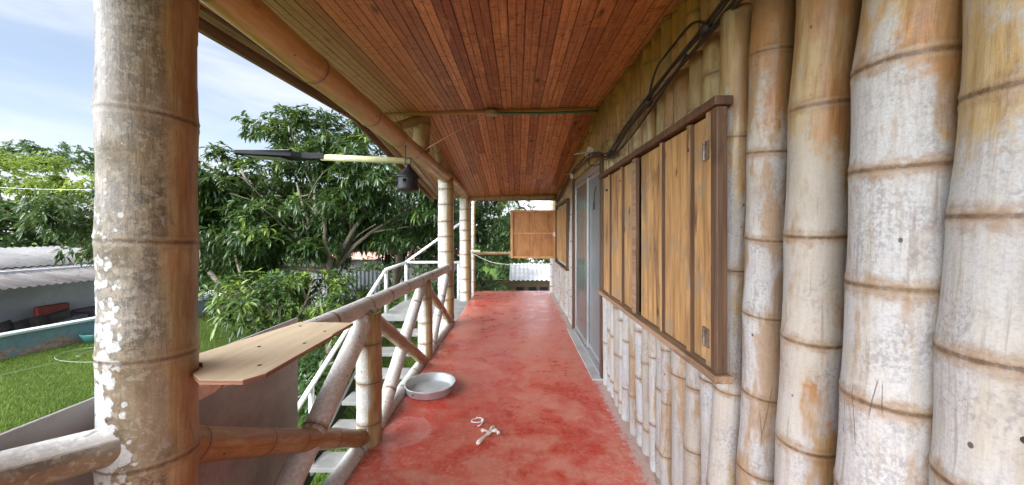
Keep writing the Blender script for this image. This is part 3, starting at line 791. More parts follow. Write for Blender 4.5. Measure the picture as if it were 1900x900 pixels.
MB().beam((wx(14.3) - 0.3, 14.3, -0.95), (wx(14.3) - 4.2, 14.3, -0.95), 0.15, 1.5).build('end_wall', M_WALLG, shed)
so = thing('sofa', (-14.8, 11.7, GZ), 'small red leather sofa under the shed roof', 'sofa')
MB().box(-14.78, -14.60, 11.0, 11.8, -1.45, -0.93).build('backrest', M_SOFA, so, bevel=0.06)
MB().box(-14.59, -14.0, 11.0, 11.8, -1.6, -1.3).build('seat', M_CUSH, so, bevel=0.05)
MB().box(-14.59, -14.0, 10.82, 10.99, -1.6, -1.22).build('armrest', M_SOFA, so, bevel=0.05)
mt_ = thing('mattress', (-14.5, 12.8, GZ), 'grey folded mattress next to the red sofa', 'mattress')
MB().box(-14.75, -13.9, 11.9, 13.4, -1.6, -1.2).build('folded_pad', M_CUSH, mt_, bevel=0.08)
rg = random.Random(4)
jk = thing('scrap_pile', (-14.2, 8.6, GZ), 'dark pile of scrap wood on the shed floor', 'scrap pile')
for k in range(10):
    mb = MB(); y = 7.3 + k * 0.38; mb.beam((-14.6 + rg.uniform(-.2, .3), y, -1.45 + rg.uniform(0, .15)), (-13.9, y + rg.uniform(-.2, .6), -1.25 + rg.uniform(0, .12)), 0.4, 0.25)
    mb.build('scrap_board', M_JUNK, jk)
bs = thing('basin', (-11.75, 10.5, GZ), 'teal plastic basin at the foot of the blue wall', 'basin')
MB().lathe([(0.0, 0.02), (0.24, 0.02), (0.33, 0.26), (0.36, 0.27), (0.36, 0.25), (0.26, 0.0), (0.0, 0.0)], (-11.7, 10.1, GZ), 28).build('bowl', M_TEAL, bs, smooth=True)
mb = MB(); hp = []
for k in range(40):
    a_ = k / 39 * 2 * math.pi * 1.6; hp.append((-10.3 + 1.15 * math.cos(a_) + 0.02 * k, 8.9 + 0.62 * math.sin(a_), GZ + 0.085))
hp += [(-10.9, 7.3, GZ + .08), (-11.4, 6.2, GZ + .08)]
mb.tube(smooth_path(hp, 3), 0.007, 6); o = mb.build('garden_hose', simple("hose_green", (0.22, 0.32, 0.20), 0.4, 0.1), None, True)
tag(o, 'pale green garden hose looped on the lawn', 'hose')
tb = thing('metal_table', (-11.0, 12.8, GZ), 'dark metal table on the lawn near the blue wall', 'table')
MB().box(-11.9, -10.6, 12.2, 12.75, -0.92, -0.89).build('tabletop', M_STEEL, tb)
for (x, y) in ((-11.85, 12.25), (-10.65, 12.25), (-11.85, 12.7), (-10.65, 12.7)): MB().tube([(x, y, GZ), (x, y, -0.92)], 0.02, 8).build('leg', M_STEEL, tb)

# ---- zinc fence, pink roofed house and buildings seen through the trees
zf = thing('zinc_fence', (-6, 14.6, GZ), 'grey corrugated zinc fence behind the young mango', 'fence')
def vsheet(x0, x1, y, z0, z1, pitch, amp, mat, parent, name='sheet'):
    n = int((x1 - x0) / pitch * 8); V = []
    for i in range(n + 1):
        x = x0 + (x1 - x0) * i / n; o_ = amp * math.sin(2 * math.pi * i / 8)
        V += [(x, y + o_, z0), (x, y + o_, z1)]
    return link(name, V, [(2 * i, 2 * i + 2, 2 * i + 3, 2 * i + 1) for i in range(n)], mat, parent, True)
for i in range(3): vsheet(-8.4 + i * .95, -7.46 + i * .95, 14.6 - 0.02 * (i % 2), GZ, -0.35 + 0.05 * ((i * 7) % 3), 0.16, 0.02, M_FENCE, zf)
hs = thing('pink_roof_house', (-8, 20, GZ), 'low house with pink roof glimpsed between the mango trunks', 'house')
MB().box(-11.5, -3.2, 20, 24, GZ, -0.1).build('wall', M_ROOF, hs)
mb = MB(); mb.add([(-11.9, 19.5, -.15), (-2.8, 19.5, -.15), (-2.8, 22, 0.35), (-11.9, 22, 0.35), (-11.9, 24.5, -.15), (-2.8, 24.5, -.15)], [(0, 1, 2, 3), (3, 2, 5, 4)])
mb.build('roof', M_PINK, hs)
wh = thing('white_house', (2, 27, GZ), 'tall white house just visible above the open shutter', 'house')
MB().box(0.3, 5.5, 26, 31, GZ, 4.1).build('wall', M_BACKW, wh)
MB().box(0.1, 5.7, 25.8, 31.2, 4.1, 4.3).build('roof', M_CAP, wh)
sh = thing('timber_shed', (0, 13.5, GZ), 'brown board shed with pale corrugated roof at the porch end', 'shed')
MB().box(-2.6, 3.2, 13.6, 13.72, GZ, -0.45).build('wall', M_BROWNB, sh)
for x in (-0.05, 0.42, 0.84): MB().box(x, x + .3, 13.55, 13.6, -1.02, -0.72).build('opening', M_DARK, sh)
n = 140; V = []
for i in range(n + 1):
    x = -0.3 + 3.9 * i / n; zz = 0.02 * math.sin(2 * math.pi * (x) / 0.17)
    V += [(x, 13.2, -0.42 + zz), (x, 15.2, 0.02 + zz)]
link('roof', V, [(2 * i, 2 * i + 2, 2 * i + 3, 2 * i + 1) for i in range(n)], M_ROOFL, sh, True)
uc = []  # dark bushes added in place of the shade over the lawn behind
for i in range(15): uc.append((-19 + i * 1.35 + rngw.uniform(-.3, .3), rngw.uniform(16.2, 17.6), -.85 + rngw.uniform(-.1, .1), 1.1, .8, .85))
tag(crown('undergrowth', uc, M_LEAF, None, 43, dens=9, per=8, L=0.26, Wd=0.08, sub=0.35, lv=(0, .35), new=.03), 'dark undergrowth added to stand for the shade behind the mango trees', 'undergrowth', kind='stuff')
t = thing('hedge', (0.8, 16.8, GZ), 'green hedge seen between the shutter and the pale shed roof', 'hedge')
crown('foliage', [(0.4, 16.8, -0.45, 1.6, 0.8, 0.85), (2.3, 16.8, -0.4, 1.3, 0.8, 0.8)], M_LEAFF, t, 55, dens=34, per=9, L=0.2, Wd=0.07, sub=0.3)
MB().tube([(0.6, 16.8, GZ), (0.6, 16.8, -0.4)], 0.05).build('trunk', M_BARK, t)
wr = MB().tube(smooth_path([(-44, 22, 4.9), (-28, 22, 3.9), (-12, 22, 4.4)], 8), 0.012, 5).build('overhead_wire', M_WIRE, None)
tag(wr, 'thin overhead wire crossing the lime grove', 'wire')

# ================================================================== PORCH ROOF
def ceil_z(x, y):
    z = 2.55 + 0.042 * y if y <= 3.83 else 2.711 - 0.16 * (y - 3.83)
    return z + 0.03 * (min(x, 0.86) - 0.86)
RX0, RX1, RY0, RY1, RB = -1.74, 1.02, -1.1, 7.46, 3.83  # roof stops just behind the camera to let light in from there
roof = thing('porch_roof', (0, 3, 2.5), 'reddish tongue-and-groove board ceiling over the porch, with its eave', 'roof')
V = []; F = []; BD = []; GV = []
bw = 0.098; x = RX0 + 0.02; rb = random.Random(9)
while x < RX1:
    prof = [(0, .006), (.004, 0), (bw * .46, 0), (bw * .5, .0035), (bw * .54, 0), (bw - .004, 0), (bw, .006)]
    for (ya, yb) in ((RY0, RB), (RB, RY1)):
        cuts = [ya]; 
        if rb.random() < 0.55: cuts.append(rb.uniform(ya + .6, yb - .6))
        cuts.append(yb)
        for a, b in zip(cuts[:-1], cuts[1:]):
            bd = min(1, max(0, rb.choice((rb.gauss(.35, .15), rb.gauss(.6, .2), rb.gauss(.8, .15))))); k0 = len(V); zo = rb.uniform(0, .0025)
            for (px, pz) in prof:
                for y in (a + .0008, b - .0008): V.append((x + px, y, ceil_z(x + px, y - (.001 if y > RB and a >= RB and y == a else 0)) + pz + zo))
            for i in range(len(prof) - 1):
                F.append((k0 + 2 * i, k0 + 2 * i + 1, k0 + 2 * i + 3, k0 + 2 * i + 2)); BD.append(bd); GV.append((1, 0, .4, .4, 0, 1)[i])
    x += bw
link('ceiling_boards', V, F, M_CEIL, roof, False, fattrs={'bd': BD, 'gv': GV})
mb = MB()
ysx = [RY0 - .02, RB, RY1 + .05]
for (a, b) in ((ysx[0], ysx[1]), (ysx[1], ysx[2])):
    vs = [(x_, y, ceil_z(x_, y) + .03 * max(0, x_ - .86) + dz) for x_ in (RX0 + .01, 3.7) for y in (a, b) for dz in (0.03, 0.10)]
    mb.add(vs, [(0, 1, 3, 2), (4, 6, 7, 5), (0, 4, 5, 1), (2, 3, 7, 6), (0, 2, 6, 4), (1, 5, 7, 3)])
mb.build('roof_deck', M_FASC, roof)
mb = MB()
for a, b in zip(ysx[:-1], ysx[1:]):
    vs = []
    for y in (a, b):
        z = ceil_z(RX0, y)
        vs += [(RX0, y, z - .055), (RX0, y, z + .12), (RX0 - .03, y, z + .12), (RX0 - .03, y, z - .055)]
    mb.add(vs, [(0, 4, 5, 1), (1, 5, 6, 2), (2, 6, 7, 3), (3, 7, 4, 0), (0, 1, 2, 3), (7, 6, 5, 4)])
mb.build('fascia', M_FASC, roof)
mb = MB()
for a, b in zip(ysx[:-1], [RB, 7.3]): mb.beam((RX0 + .10, a, ceil_z(RX0, a) - .012), (RX0 + .10, b, ceil_z(RX0, b) - .012), .05, .02)
mb.build('eave_batten', M_FASC, roof)
mb = MB()
for a, b in ((RY0, RB), (RB, 7.35)): mb.beam((-1.53, a, ceil_z(-1.53, a) - .016), (-1.53, b, ceil_z(-1.53, b) - .016), .045, .028)
mb.build('metal_strip', M_GUT, roof)
MB().beam((-1.5, RB, ceil_z(-1.5, RB) - .016), (0.83, RB, ceil_z(.83, RB) - .016), .045, .028).build('cross_batten', plank_material('batten_wood', (.36, .18, .08), (.50, .28, .14), (.26, .11, .05), dirs=(1.2, 30, 30), knot=False), roof, bevel=.003)

# ================================================================== POSTS AND BEAMS
def pillar_ct(p, n):
    # u: +1 on the side that faces the weather, -1 on the sheltered side; v: towards the porch
    u = -.697 * n.x - .717 * n.y
    u += .10 * math.sin(p.z * 5.3 + 1) * math.sin(p.z * 13.7) + .05 * math.sin(p.z * 41)
    low = max(0.0, min(1.0, (1.75 - p.z) / 1.0))
    k = max(0.0, min(1.0, (u + .50) / .38))
    k2 = max(0.0, min(1.0, (u + .1) / .9))
    return (-.06 + .36 * k, 0.62 - .47 * k, k * .03 + k2 * (.26 + .86 * low))
o = culm('bamboo_post', (-1.056, 1.05, GZ), (-1.061, 1.04, 2.50), .106, .106, seed=3, sp=.3, seg=72, bend=.004, ct=pillar_ct, tilt=.006,
         nlist=[.3, .62, .95, 1.28, 1.62, 1.93, 2.2, 2.465, 2.75, 3.07, 3.42, 3.79], swell=.75)
tag(o, 'thick bamboo pillar in the foreground with white lichen patches', 'post', 'bamboo porch posts')
def post_ct(p, n): return (0.36 + .30 * max(0, -n.x) - .3 * max(0, n.x), .15 + .5 * max(0, n.x), -.02 if n.x < .3 else 0.0)
for (x, y, r, z1, lab) in ((-1.08, 5.45, .118, 2.19, 'pale bamboo post where the porch railing ends'), (-1.075, 7.39, .115, 2.10, 'thick bamboo post under the far cross beam'),
                           (-1.01, 8.28, .045, 2.3, 'thin bamboo post at the far left corner of the red floor'), (0.80, 8.25, .062, 2.3, 'bamboo post at the far end of the wall, below the open shutter')):
    tag(culm('bamboo_post', (x, y, GZ), (x, y, z1), r, r * .97, sp=.24, seg=28, ct=post_ct, bend=.01), lab, 'post', 'bamboo porch posts')
def beam_ct(p, n): return (-.30, .30, 0.0)
tag(culm('eave_beam', (-1.08, -1.1, 2.335), (-1.08, 5.50, 2.205), .070, .094, seed=8, sp=.6, seg=40, bend=.012, ct=beam_ct, nlist=[.6, 1.25, 1.75, 2.35, 3.02, 3.75, 4.35, 4.85, 5.3, 5.75, 6.2], swell=.7),
    'long golden bamboo beam carrying the roof over the railing', 'beam')
tag(culm('eave_beam', (-1.06, 5.60, 2.215), (-1.06, 7.32, 2.12), .075, .08, seed=9, sp=.35, seg=24, ct=beam_ct),
    'short bamboo beam running on from the railing end post', 'beam')
tag(culm('cross_beam', (-1.15, 7.42, 2.085), (.80, 7.42, 2.085), .072, .072, seed=10, sp=.3, seg=24, ct=(-.1, .15, 0)),
    'bamboo cross beam closing the far end of the ceiling', 'beam')
st_ = culm('roof_strut', (-1.06, 3.98, 2.27), (-1.04, 3.98, 2.72), .092, .094, seed=12, seg=32, ct=lambda p, n: (.25 * max(0, -n.x) - .1, .4 * max(0, n.x) + .1, 0), nlist=[.3])
tag(st_, 'short upright bamboo stub standing on the golden beam', 'strut')
tag(culm('roof_strut', (-1.30, 3.66, 2.42), (-1.0, 4.0, 2.66), .05, .055, seed=13, seg=20, ct=(-.1, .25, 0)), 'small slanting bamboo piece beside the upright stub', 'strut')
mb = culm('roof_strut', (-1.06, 4.62, 2.62), (-1.06, 5.25, 2.26), .052, .052, seed=14, seg=20, ct=(0, .2, 0), bend=.03, sp=.18)
tag(mb, 'curved bamboo piece rising from the railing end post to the ceiling', 'strut')

# ================================================================== RAILING
rail = thing('bamboo_railing', (-1.0, 3.3, 0), 'weathered bamboo railing with crossed braces beside the stairs', 'railing')
def rail_ct(p, n): return (.44 + .22 * max(0, n.z), .15 + .3 * max(0, n.x), -.02)
def br_ct(p, n): return (.10 + .25 * max(0, n.z) + .2 * max(0, -n.x), .45 + .3 * max(0, n.x), -.02 if n.z > .4 else 0)
def rp_ct(p, n): return (.44 - .5 * max(0, n.x), .1 + .6 * max(0, n.x), -.02 if n.x < .35 else 0)
culm('top_rail', (-1.03, 1.06, .915), (-1.03, 5.40, .845), .058, .056, rail, 51, .42, 28, .012, rail_ct, swell=.6)
culm('bottom_rail', (-1.0, 1.1, .012), (-1.01, 5.4, .012), .052, .05, rail, 52, .4, 24, .012, rail_ct, swell=.6)
culm('railing_post', (-.985, 2.40, -.06), (-.99, 2.40, .86), .080, .080, rail, 53, .26, 32, .004, rp_ct, nlist=[.2, .47, .72], swell=.6)
culm('railing_post', (-1.01, 3.95, -.06), (-1.015, 3.95, .86), .078, .078, rail, 54, .26, 28, .004, rp_ct, swell=.6)
culm('brace', (-1.045, 1.10, .745), (-1.0, 2.36, .045), .053, .050, rail, 55, .3, 28, .006, lambda p, n: (-.12, .65, 0), swell=.7)
culm('brace', (-1.07, 1.32, -.03), (-1.0, 2.44, .86), .062, .058, rail, 56, .7, 28, .006, rail_ct, swell=.5)
culm('brace', (-1.01, 2.45, .83), (-.985, 3.76, .05), .050, .050, rail, 57, .35, 24, .006, br_ct, swell=.7)
culm('brace', (-1.0, 2.56, -.02), (-1.03, 3.93, .83), .055, .053, rail, 58, .5, 24, .006, rail_ct, swell=.5)
culm('brace', (-1.03, 4.0, .80), (-1.0, 5.36, .05), .048, .048, rail, 59, .35, 20, .006, br_ct, swell=.7)
culm('brace', (-1.0, 4.12, -.02), (-1.05, 5.40, .80), .055, .055, rail, 60, .4, 20, .006, rail_ct, swell=.5)
nr = thing('side_railing', (-1.2, .7, .8), 'weathered bamboo rails meeting the foreground pillar at the lower left', 'railing')
culm('top_rail', (-1.045, 1.02, .82), (-1.52, .03, .985), .050, .052, nr, 61, .5, 36, .004, lambda p, n: (.2 + .35 * max(0, n.z), .15 + .4 * max(0, -n.z), .03 if n.z < .5 else -.02), nlist=[.75], swell=.6)
culm('brace', (-1.03, 1.01, .73), (-1.19, .78, .30), .045, .045, nr, 62, .5, 28, .004, (.0, .3, 0), nlist=[.45], swell=.6)

# panel and shelf
pn = MB().box(-1.212, -1.20, .2, 1.975, -.16, .925).build('cement_panel', M_PANEL, None, bevel=.002)
tag(pn, 'thin grey fibre-cement sheet fixed upright outside the railing', 'panel')
pl = [(-.995, 1.655), (-.745, 1.64), (-.746, 1.46), (-.738, 1.44), (-.738, 1.06), (-.768, 1.01), (-.890, 1.01), (-.952, 1.058), (-.957, 1.10), (-1.0, 1.145), (-1.10, 1.16), (-1.05, 1.4)]
mb = MB().prism(pl, .968, .982); 
mb.mi = [0, 0] + [1] * len(pl)
sf = mb.build('plywood_shelf', [M_PLY, M_PLYE], None, bevel=.0015)
for q_ in ((-.80, 1.12), (-.80, 1.5), (-.93, 1.3), (-.95, 1.58), (-.79, 1.34)): MB().tube([(q_[0], q_[1], .9815), (q_[0], q_[1], .9835)], .006, 10).build('screw_head', M_STEEL, sf)
tag(sf, 'pale plywood board laid on the railing as a shelf', 'shelf')

# ================================================================== STAIRS
stv = thing('outdoor_stair', (-1.7, 4.5, GZ), 'open stair of cement planks climbing to the porch', 'stair')
MB().box(-2.31, -.968, 6.10, 7.55, -.13, -.02).build('landing', M_TREAD, stv, bevel=.008)
for k in range(1, 9):
    MB().box(-2.26, -1.16, 6.1 - .36 * k - .02, 6.1 - .36 * k + .28, -.09 - .19 * k, -.04 - .19 * k).build('tread', M_TREAD, stv, bevel=.006)
for x in (-2.30, -1.13): MB().beam((x, 6.15, -.16), (x, 3.05, -1.80), .035, .16).build('stringer', M_STEEL, stv)
hr = thing('stair_handrail', (-2.28, 6, -.05), 'white pipe handrail around the stair landing', 'handrail')
MB().tube([(-2.28, 3.2, -.69), (-2.28, 6.2, .70), (-2.28, 6.3, .725)], .028, 12).build('sloping_rail', M_WHITEP, hr, True)
MB().tube([(-2.28, 6.27, .722), (-2.28, 7.4, .75)], .030, 12).build('landing_rail', M_WHITEP, hr, True)
MB().tube([(-2.28, 7.4, .75), (-1.19, 7.41, .75)], .026, 12).build('landing_rail', M_WHITEP, hr, True)
MB().tube([(-2.28, 7.4, .76), (-1.0, 7.47, 1.68)], .026, 12).build('rising_rail', M_WHITEP, hr, True)
for (x, y) in ((-2.28, 6.27), (-2.28, 7.4), (-1.215, 7.45)): MB().tube([(x, y, -.03), (x, y, .74)], .030, 10).build('baluster', M_WHITEP, hr, True)
MB().tube([(-2.28, 4.0, -1.3), (-2.28, 4.0, -.32)], .028, 10).build('baluster', M_WHITEP, hr, True)

# ================================================================== WALL OF CULMS
wall = thing('bamboo_wall', (.85, 3, 0), 'house wall of upright bamboo culms along the right of the porch', 'wall')
low = [(.40, .088, .88), (.632, .095, .885), (.79, .094, .837), (1.015, .078, .845), (1.215, .066, .835), (1.355, .060, .805)]
WID = [.165, .13, .15, .10, .14, .09, .12, .16, .12, .10, .13, .16, .14, .14]
y = 1.425
for wd in WID:
    low.append((y + wd / 2, wd / 2 * .94, .775 + wd / 2)); y += wd
rw = random.Random(21)
low.append((3.28, .06, .84)); low.append((3.345, .045, .86))
y = 5.13
while y < 8.2:
    wd = rw.uniform(.085, .14); low.append((y + wd / 2, wd / 2 * .9, .785 + wd / 2)); y += wd
for i, (yc, r, xc) in enumerate(low):
    near = yc < 1.45
    lean = -.055 if near else rw.uniform(-.034, .034)
    sp = rw.uniform(.30, .50); ob = rw.random() ** 3 * .9
    if i == 4: ob = 1.0
    if i == 9 or i == 14: ob = .8
    wb = rw.uniform(-.06, .09)
    def ct(p, n, ob=ob, wb=wb):
        h = max(0.0, min(1.0, (p.z - 1.45) / .8)) ** 1.3
        side = max(0.0, abs(n.y) - .50) / .5  # edge stain where culms touch, also painted to darken the gaps
        return (.56 + wb - .62 * h - .17 * side, ob * .8 + .30 * h + .28 * side, 0.0)
    z0, z1 = (rw.uniform(0, .012), 2.19 + rw.uniform(-.03, .02))
    if near: z0 = 0.0
    nl = None
    if i == 2: nl = [.30, .56, .805, 1.03, 1.285, 1.535, 1.755, 1.97]
    if i == 3: nl = [.25, .535, .80, 1.10, 1.39, 1.74, 2.05]
    if i == 4: nl = [.30, .58, .85, 1.12, 1.375, 1.66, 1.98]
    if i == 1: nl = [.3, .62, .94, 1.18, 1.43, 1.645, 1.9]
    culm('bamboo_culm', (xc + (0 if near else rw.uniform(-.008, .008)), yc - lean * 1.4 * 1, z0), (xc, yc + lean * .8, z1), r * rw.uniform(.97, 1.02), r * rw.uniform(.88, .98), wall, 700 + i, sp,
         44 if near else (24 if yc < 3.5 else 16), .010, ct, nlist=nl, tilt=.004 if near else .003, swell=.8 if near else .9)
# wall core behind the culms (earth), put in to block light, leaving the doorway open
mb = MB(); mb.box(.925, 1.02, -1.1, 3.42, 0.001, 2.46); mb.box(.925, 1.02, 5.10, 8.3, 0.001, 2.2); mb.box(.925, 1.02, 3.43, 5.09, 2.13, 2.44)
mb.build('wall_core', M_EARTH, wall)
hc = bpy.data.objects.get('bamboo_culm.001')
bpy.context.view_layer.update()
for z in (1.735, 1.395, 1.06, .665):
    ax_ = Vector((.885, .632 - (z - 1.4) * .055, z))
    nrm = (Vector((0, 0, z)) - ax_); nrm.normalize(); nrm = Matrix.Rotation(R(11), 3, 'Z') @ nrm
    mi_ = hc.matrix_world.inverted()
    ok, loc_, nn_, _i = hc.ray_cast(mi_ @ (ax_ + nrm * .25), -nrm)
    c = hc.matrix_world @ loc_ if ok else ax_ + nrm * .095
    MB().tube([c - nrm * .01, c + nrm * .0012], .0065, 12).build('peg_hole', M_HOLE, wall)

up = thing('upper_wall', (.9, 3, 2.1), 'row of yellow bamboo culms between the cables and the ceiling', 'wall')
y = .9; i = 0
while y < 7.4:
    wd = rw.uniform(.085, .13); i += 1
    zt = ceil_z(.86, y + wd / 2) - rw.uniform(0.002, .03)
    if zt < 2.25: break
    culm('bamboo_culm', (.90 + rw.uniform(-.006, .006), y + wd / 2, 2.08), (.90, y + wd / 2 + rw.uniform(-.01, .01), zt), wd / 2, wd / 2, up, 900 + i, .3, 18, .004, (-.30, .60 + .5 * rw.random(), 0))
    y += wd
culm('wall_plate', (.845, 3.35, 2.175), (.845, 5.9, 2.16), .062, .058, up, 990, .35, 24, .006, (-.1, .15, 0))

# ================================================================== SHUTTERED WINDOW (near)
XW = .722
win = thing('shutter_window', (XW, 2.2, .9), 'large closed window of tall brown planks set in the bamboo wall', 'window', None)
bounds = [(1.375, 1.455), (1.490, 1.525), (1.540, 1.775), (1.80, 2.075), (2.20, 2.215), (2.225, 2.46), (2.49, 2.78), (2.82, 2.98)]
rp = random.Random(31)
for i, (a, b) in enumerate(((1.365, 1.478), (1.492, 1.765), (1.782, 2.108), (2.205, 2.445), (2.460, 2.765), (2.785, 3.015))):
    mb = MB(); x0 = XW + rp.uniform(-.002, .004)
    mb.box(x0, x0 + .022, a, b, .905, 1.832); mb.build('plank', M_PLANK, win, bevel=.003)
for i, (a, b, dx) in enumerate(((1.468, 1.50, -.010), (1.762, 1.79, -.008), (2.135, 2.205, -.012), (2.44, 2.468, -.008), (2.762, 2.792, -.008))):
    mb = MB().box(XW + dx - .010, XW + dx + .012, a, b, .905, 1.832); mb.mi = [0, 0, 1, 0, 0, 0]
    mb.build('cover_strip', [M_SILLW if i == 2 else M_PLANK, M_FRAMEW], win, bevel=.0015)
MB().box(XW - .012, XW + .03, 1.318, 1.362, .895, 1.85).build('stile', M_PLANK, win, bevel=.003)
MB().box(XW + .03, XW + .042, 1.32, 3.02, .90, 1.84).build('backing_board', M_DARK, win)
MB().box(XW - .02, XW + .018, 1.270, 1.314, .895, 1.84).build('jamb', M_FRAMEW, win, bevel=.004)
MB().box(XW - .005, XW + .09, 3.02, 3.07, .88, 1.86).build('jamb', M_FRAMEW, win, bevel=.004)
MB().box(XW - .030, XW + .035, 1.262, 3.08, 1.842, 1.875).build('head_rail', M_FRAMEW, win, bevel=.004)
MB().box(XW - .034, XW + .03, 1.255, 3.09, .865, .893).build('window_sill', M_SILLW, win, bevel=.004)
for z in (1.70, 1.0):
    h = MB().box(XW - .017, XW - .0125, 1.335, 1.362, z - .035, z + .035).box(XW - .014, XW - .0095, 1.3645, 1.385, z - .035, z + .035).tube([(XW - .018, 1.363, z - .036), (XW - .018, 1.363, z + .036)], .005, 8)
    for zz in (-.02, 0, .02): h.tube([(XW - .020, 1.349, z + zz), (XW - .017, 1.349, z + zz)], .003, 8)
    h.build('hinge', M_RUSTY, win)
for (y_, z_) in ((1.483, 1.73), (2.47, 1.74), (2.86, 1.72)): MB().tube([(XW - .022, y_, z_), (XW - .008, y_, z_)], .008, 10).build('bolt_head', M_STEEL, win)

# far window: closed leaf of dark planks and the open leaf standing out from the wall
XF = .765
w2 = thing('shutter_window', (XF, 6.3, .9), 'smaller dark plank window beyond the glass door', 'window', None)
y = 5.55
while y < 7.0:
    MB().box(XF + rp.uniform(-.006, .006), XF + .03, y, y + .17, .87, 1.80).build('plank', M_PLANK, w2, bevel=.003); y += .185
MB().box(XF - .02, XF + .06, 5.5, 5.545, .82, 1.85).build('jamb', M_FRAMEW, w2)
MB().box(XF - .02, XF + .06, 7.04, 7.10, .82, 1.85).build('jamb', M_FRAMEW, w2)
MB().box(XF - .025, XF + .06, 5.48, 7.12, 1.852, 1.89).build('head_rail', M_FRAMEW, w2)
MB().box(XF - .03, XF + .06, 5.48, 7.12, .79, .818).build('window_sill', M_FRAMEW, w2)
os_ = thing('open_shutter', (.76, 7.08, .85), 'open orange wooden shutter leaf standing square out from the wall', 'shutter')
SX0, SX1, SZ0, SZ1, SY = -.135, .755, .855, 1.805, 7.10
xs = [SX0 + .05, .24, .60, SX1 - .04]
for a, b in zip(xs[:-1], xs[1:]): MB().box(a + .003, b - .003, SY + .034, SY + .045, SZ0 + .01, SZ1 - .01).build('panel_board', M_FRESH, os_)
MB().box(SX0 + .01, SX1 - .01, SY + .046, SY + .052, SZ0 + .01, SZ1 - .01).build('back_board', M_FRAMEW, os_)  # dark board stands in for shade in the panel gaps
MB().box(SX0, SX0 + .05, SY, SY + .05, SZ0, SZ1).build('stile', M_FRESH2, os_, bevel=.004)
MB().box(SX1 - .04, SX1, SY, SY + .05, SZ0, SZ1).build('stile', M_FRESH2, os_, bevel=.004)
MB().box(SX0 + .052, SX1 - .042, SY, SY + .05, SZ1 - .04, SZ1).build('rail', M_FRESH2, os_, bevel=.004)
MB().box(SX0 + .052, SX1 - .042, SY, SY + .05, SZ0, SZ0 + .04).build('rail', M_FRESH2, os_, bevel=.004)
MB().box(SX0 + .052, SX1 - .042, SY, SY + .028, 1.325, 1.36).build('rail', M_FRESH2, os_, bevel=.004)
MB().tube([(SX1 - .02, SY - .012, 1.33), (SX1 - .02, SY + .0, 1.33)], .045, 20).build('round_catch', M_ALU, os_)

# ================================================================== SLIDING GLASS DOOR
dr = thing('glass_door', (.80, 4.25, 0), 'sliding glass door in an aluminium frame and brown jambs', 'door')
XD = .80; DA, DB, DT = 3.46, 5.02, 2.06
MB().box(XD - .018, XD + .12, 3.375, 3.445, .0, 2.12).build('jamb', M_FRAMEW, dr, bevel=.005)
MB().box(XD - .03, XD + .12, 5.045, 5.11, .0, 2.12).build('jamb', M_FRAMEW, dr, bevel=.005)
mb = MB(); mb.box(XD, XD + .08, DA - .01, DB + .02, DT - .045, DT + .03); mb.build('frame_head', M_ALU, dr, bevel=.003)
MB().box(XD - .02, XD + .09, DA - .01, DB + .02, .004, .045).build('track', M_ALU, dr, bevel=.003)
MB().box(XD + .002, XD + .078, DA - .012, DA + .018, .047, DT - .047).build('frame_side', M_ALU, dr, bevel=.003)
MB().box(XD + .002, XD + .078, DB - .025, DB + .02, .047, DT - .047).build('frame_side', M_ALU, dr, bevel=.003)
mid = 4.18
def leaf(a, b, x, gm):
    t_ = .042
    fr = MB().box(x, x + .018, a, a + t_, .05, DT - .05).box(x, x + .018, b - t_, b, .05, DT - .05).box(x + .001, x + .017, a + t_, b - t_, .05, .05 + t_ * 1.4).box(x + .001, x + .017, a + t_, b - t_, DT - .05 - t_, DT - .05).build('sash', M_ALU, dr, bevel=.002)
    p = MB().box(x + .004, x + .010, a + t_ + .001, b - t_ - .001, .05 + t_ * 1.4 + .001, DT - .05 - t_ - .001).build('pane', gm, fr)
leaf(mid - .03, DB - .03, XD + .003, M_GLASS); leaf(DA + .032, mid + .03, XD + .024, M_GLASS2)
MB().box(.92, .94, 3.44, 5.06, .0, 2.1).build('blind', M_WALLG, dr)
kp = MB().tube(smooth_path([(XD + .012, 3.72, 1.86), (XD - .006, 3.72, 1.78), (XD - .004, 3.73, 1.70)], 4), .004, 6)
for k in range(3): kp.beam((XD - .006, 3.72 + .02 * k, 1.70), (XD - .006, 3.715 + .03 * k, 1.62), .018, .004, up=(1, 0, 0))
tag(kp.build('keys', M_STEEL), 'bunch of keys hanging on the glass door', 'keys')
MB().box(.70, .80, 3.36, 5.12, .002, .018).build('threshold', M_CONC, dr, bevel=.004)

# ================================================================== CABLES, CONDUIT, LAMPS
rc = random.Random(14)
cb = thing('cable_bundle', (.75, 2.5, 2.1), 'bundle of black cables sagging along the top of the wall', 'cables')
base = [(.78, .85, 2.32), (.765, 1.12, 2.235), (.755, 1.42, 2.20), (.75, 1.72, 2.165), (.752, 2.05, 2.13), (.75, 2.45, 2.09), (.75, 2.9, 2.02), (.74, 3.25, 2.075), (.75, 3.7, 2.17), (.765, 4.3, 2.20), (.77, 5.1, 2.19), (.775, 6.2, 2.05), (.78, 7.2, 1.96)]
for k in range(4):
    pts = [(x_ - .006 * k + rc.uniform(-.008, .005), y_ + rc.uniform(-.03, .03), z_ + (k - 1.5) * .013 + rc.uniform(-.016, .012)) for x_, y_, z_ in base]
    MB().tube(smooth_path(pts, 8), .0055 + .001 * (k % 2), 8).build('cable', M_CABLE, cb, True)
MB().tube(smooth_path([(.845, 1.62, 2.33), (.842, 1.75, 2.40), (.842, 2.0, 2.40), (.80, 2.08, 2.33), (.765, 2.1, 2.18), (.75, 2.02, 2.14)], 8), .006, 8).build('cable', M_CABLE, cb, True)
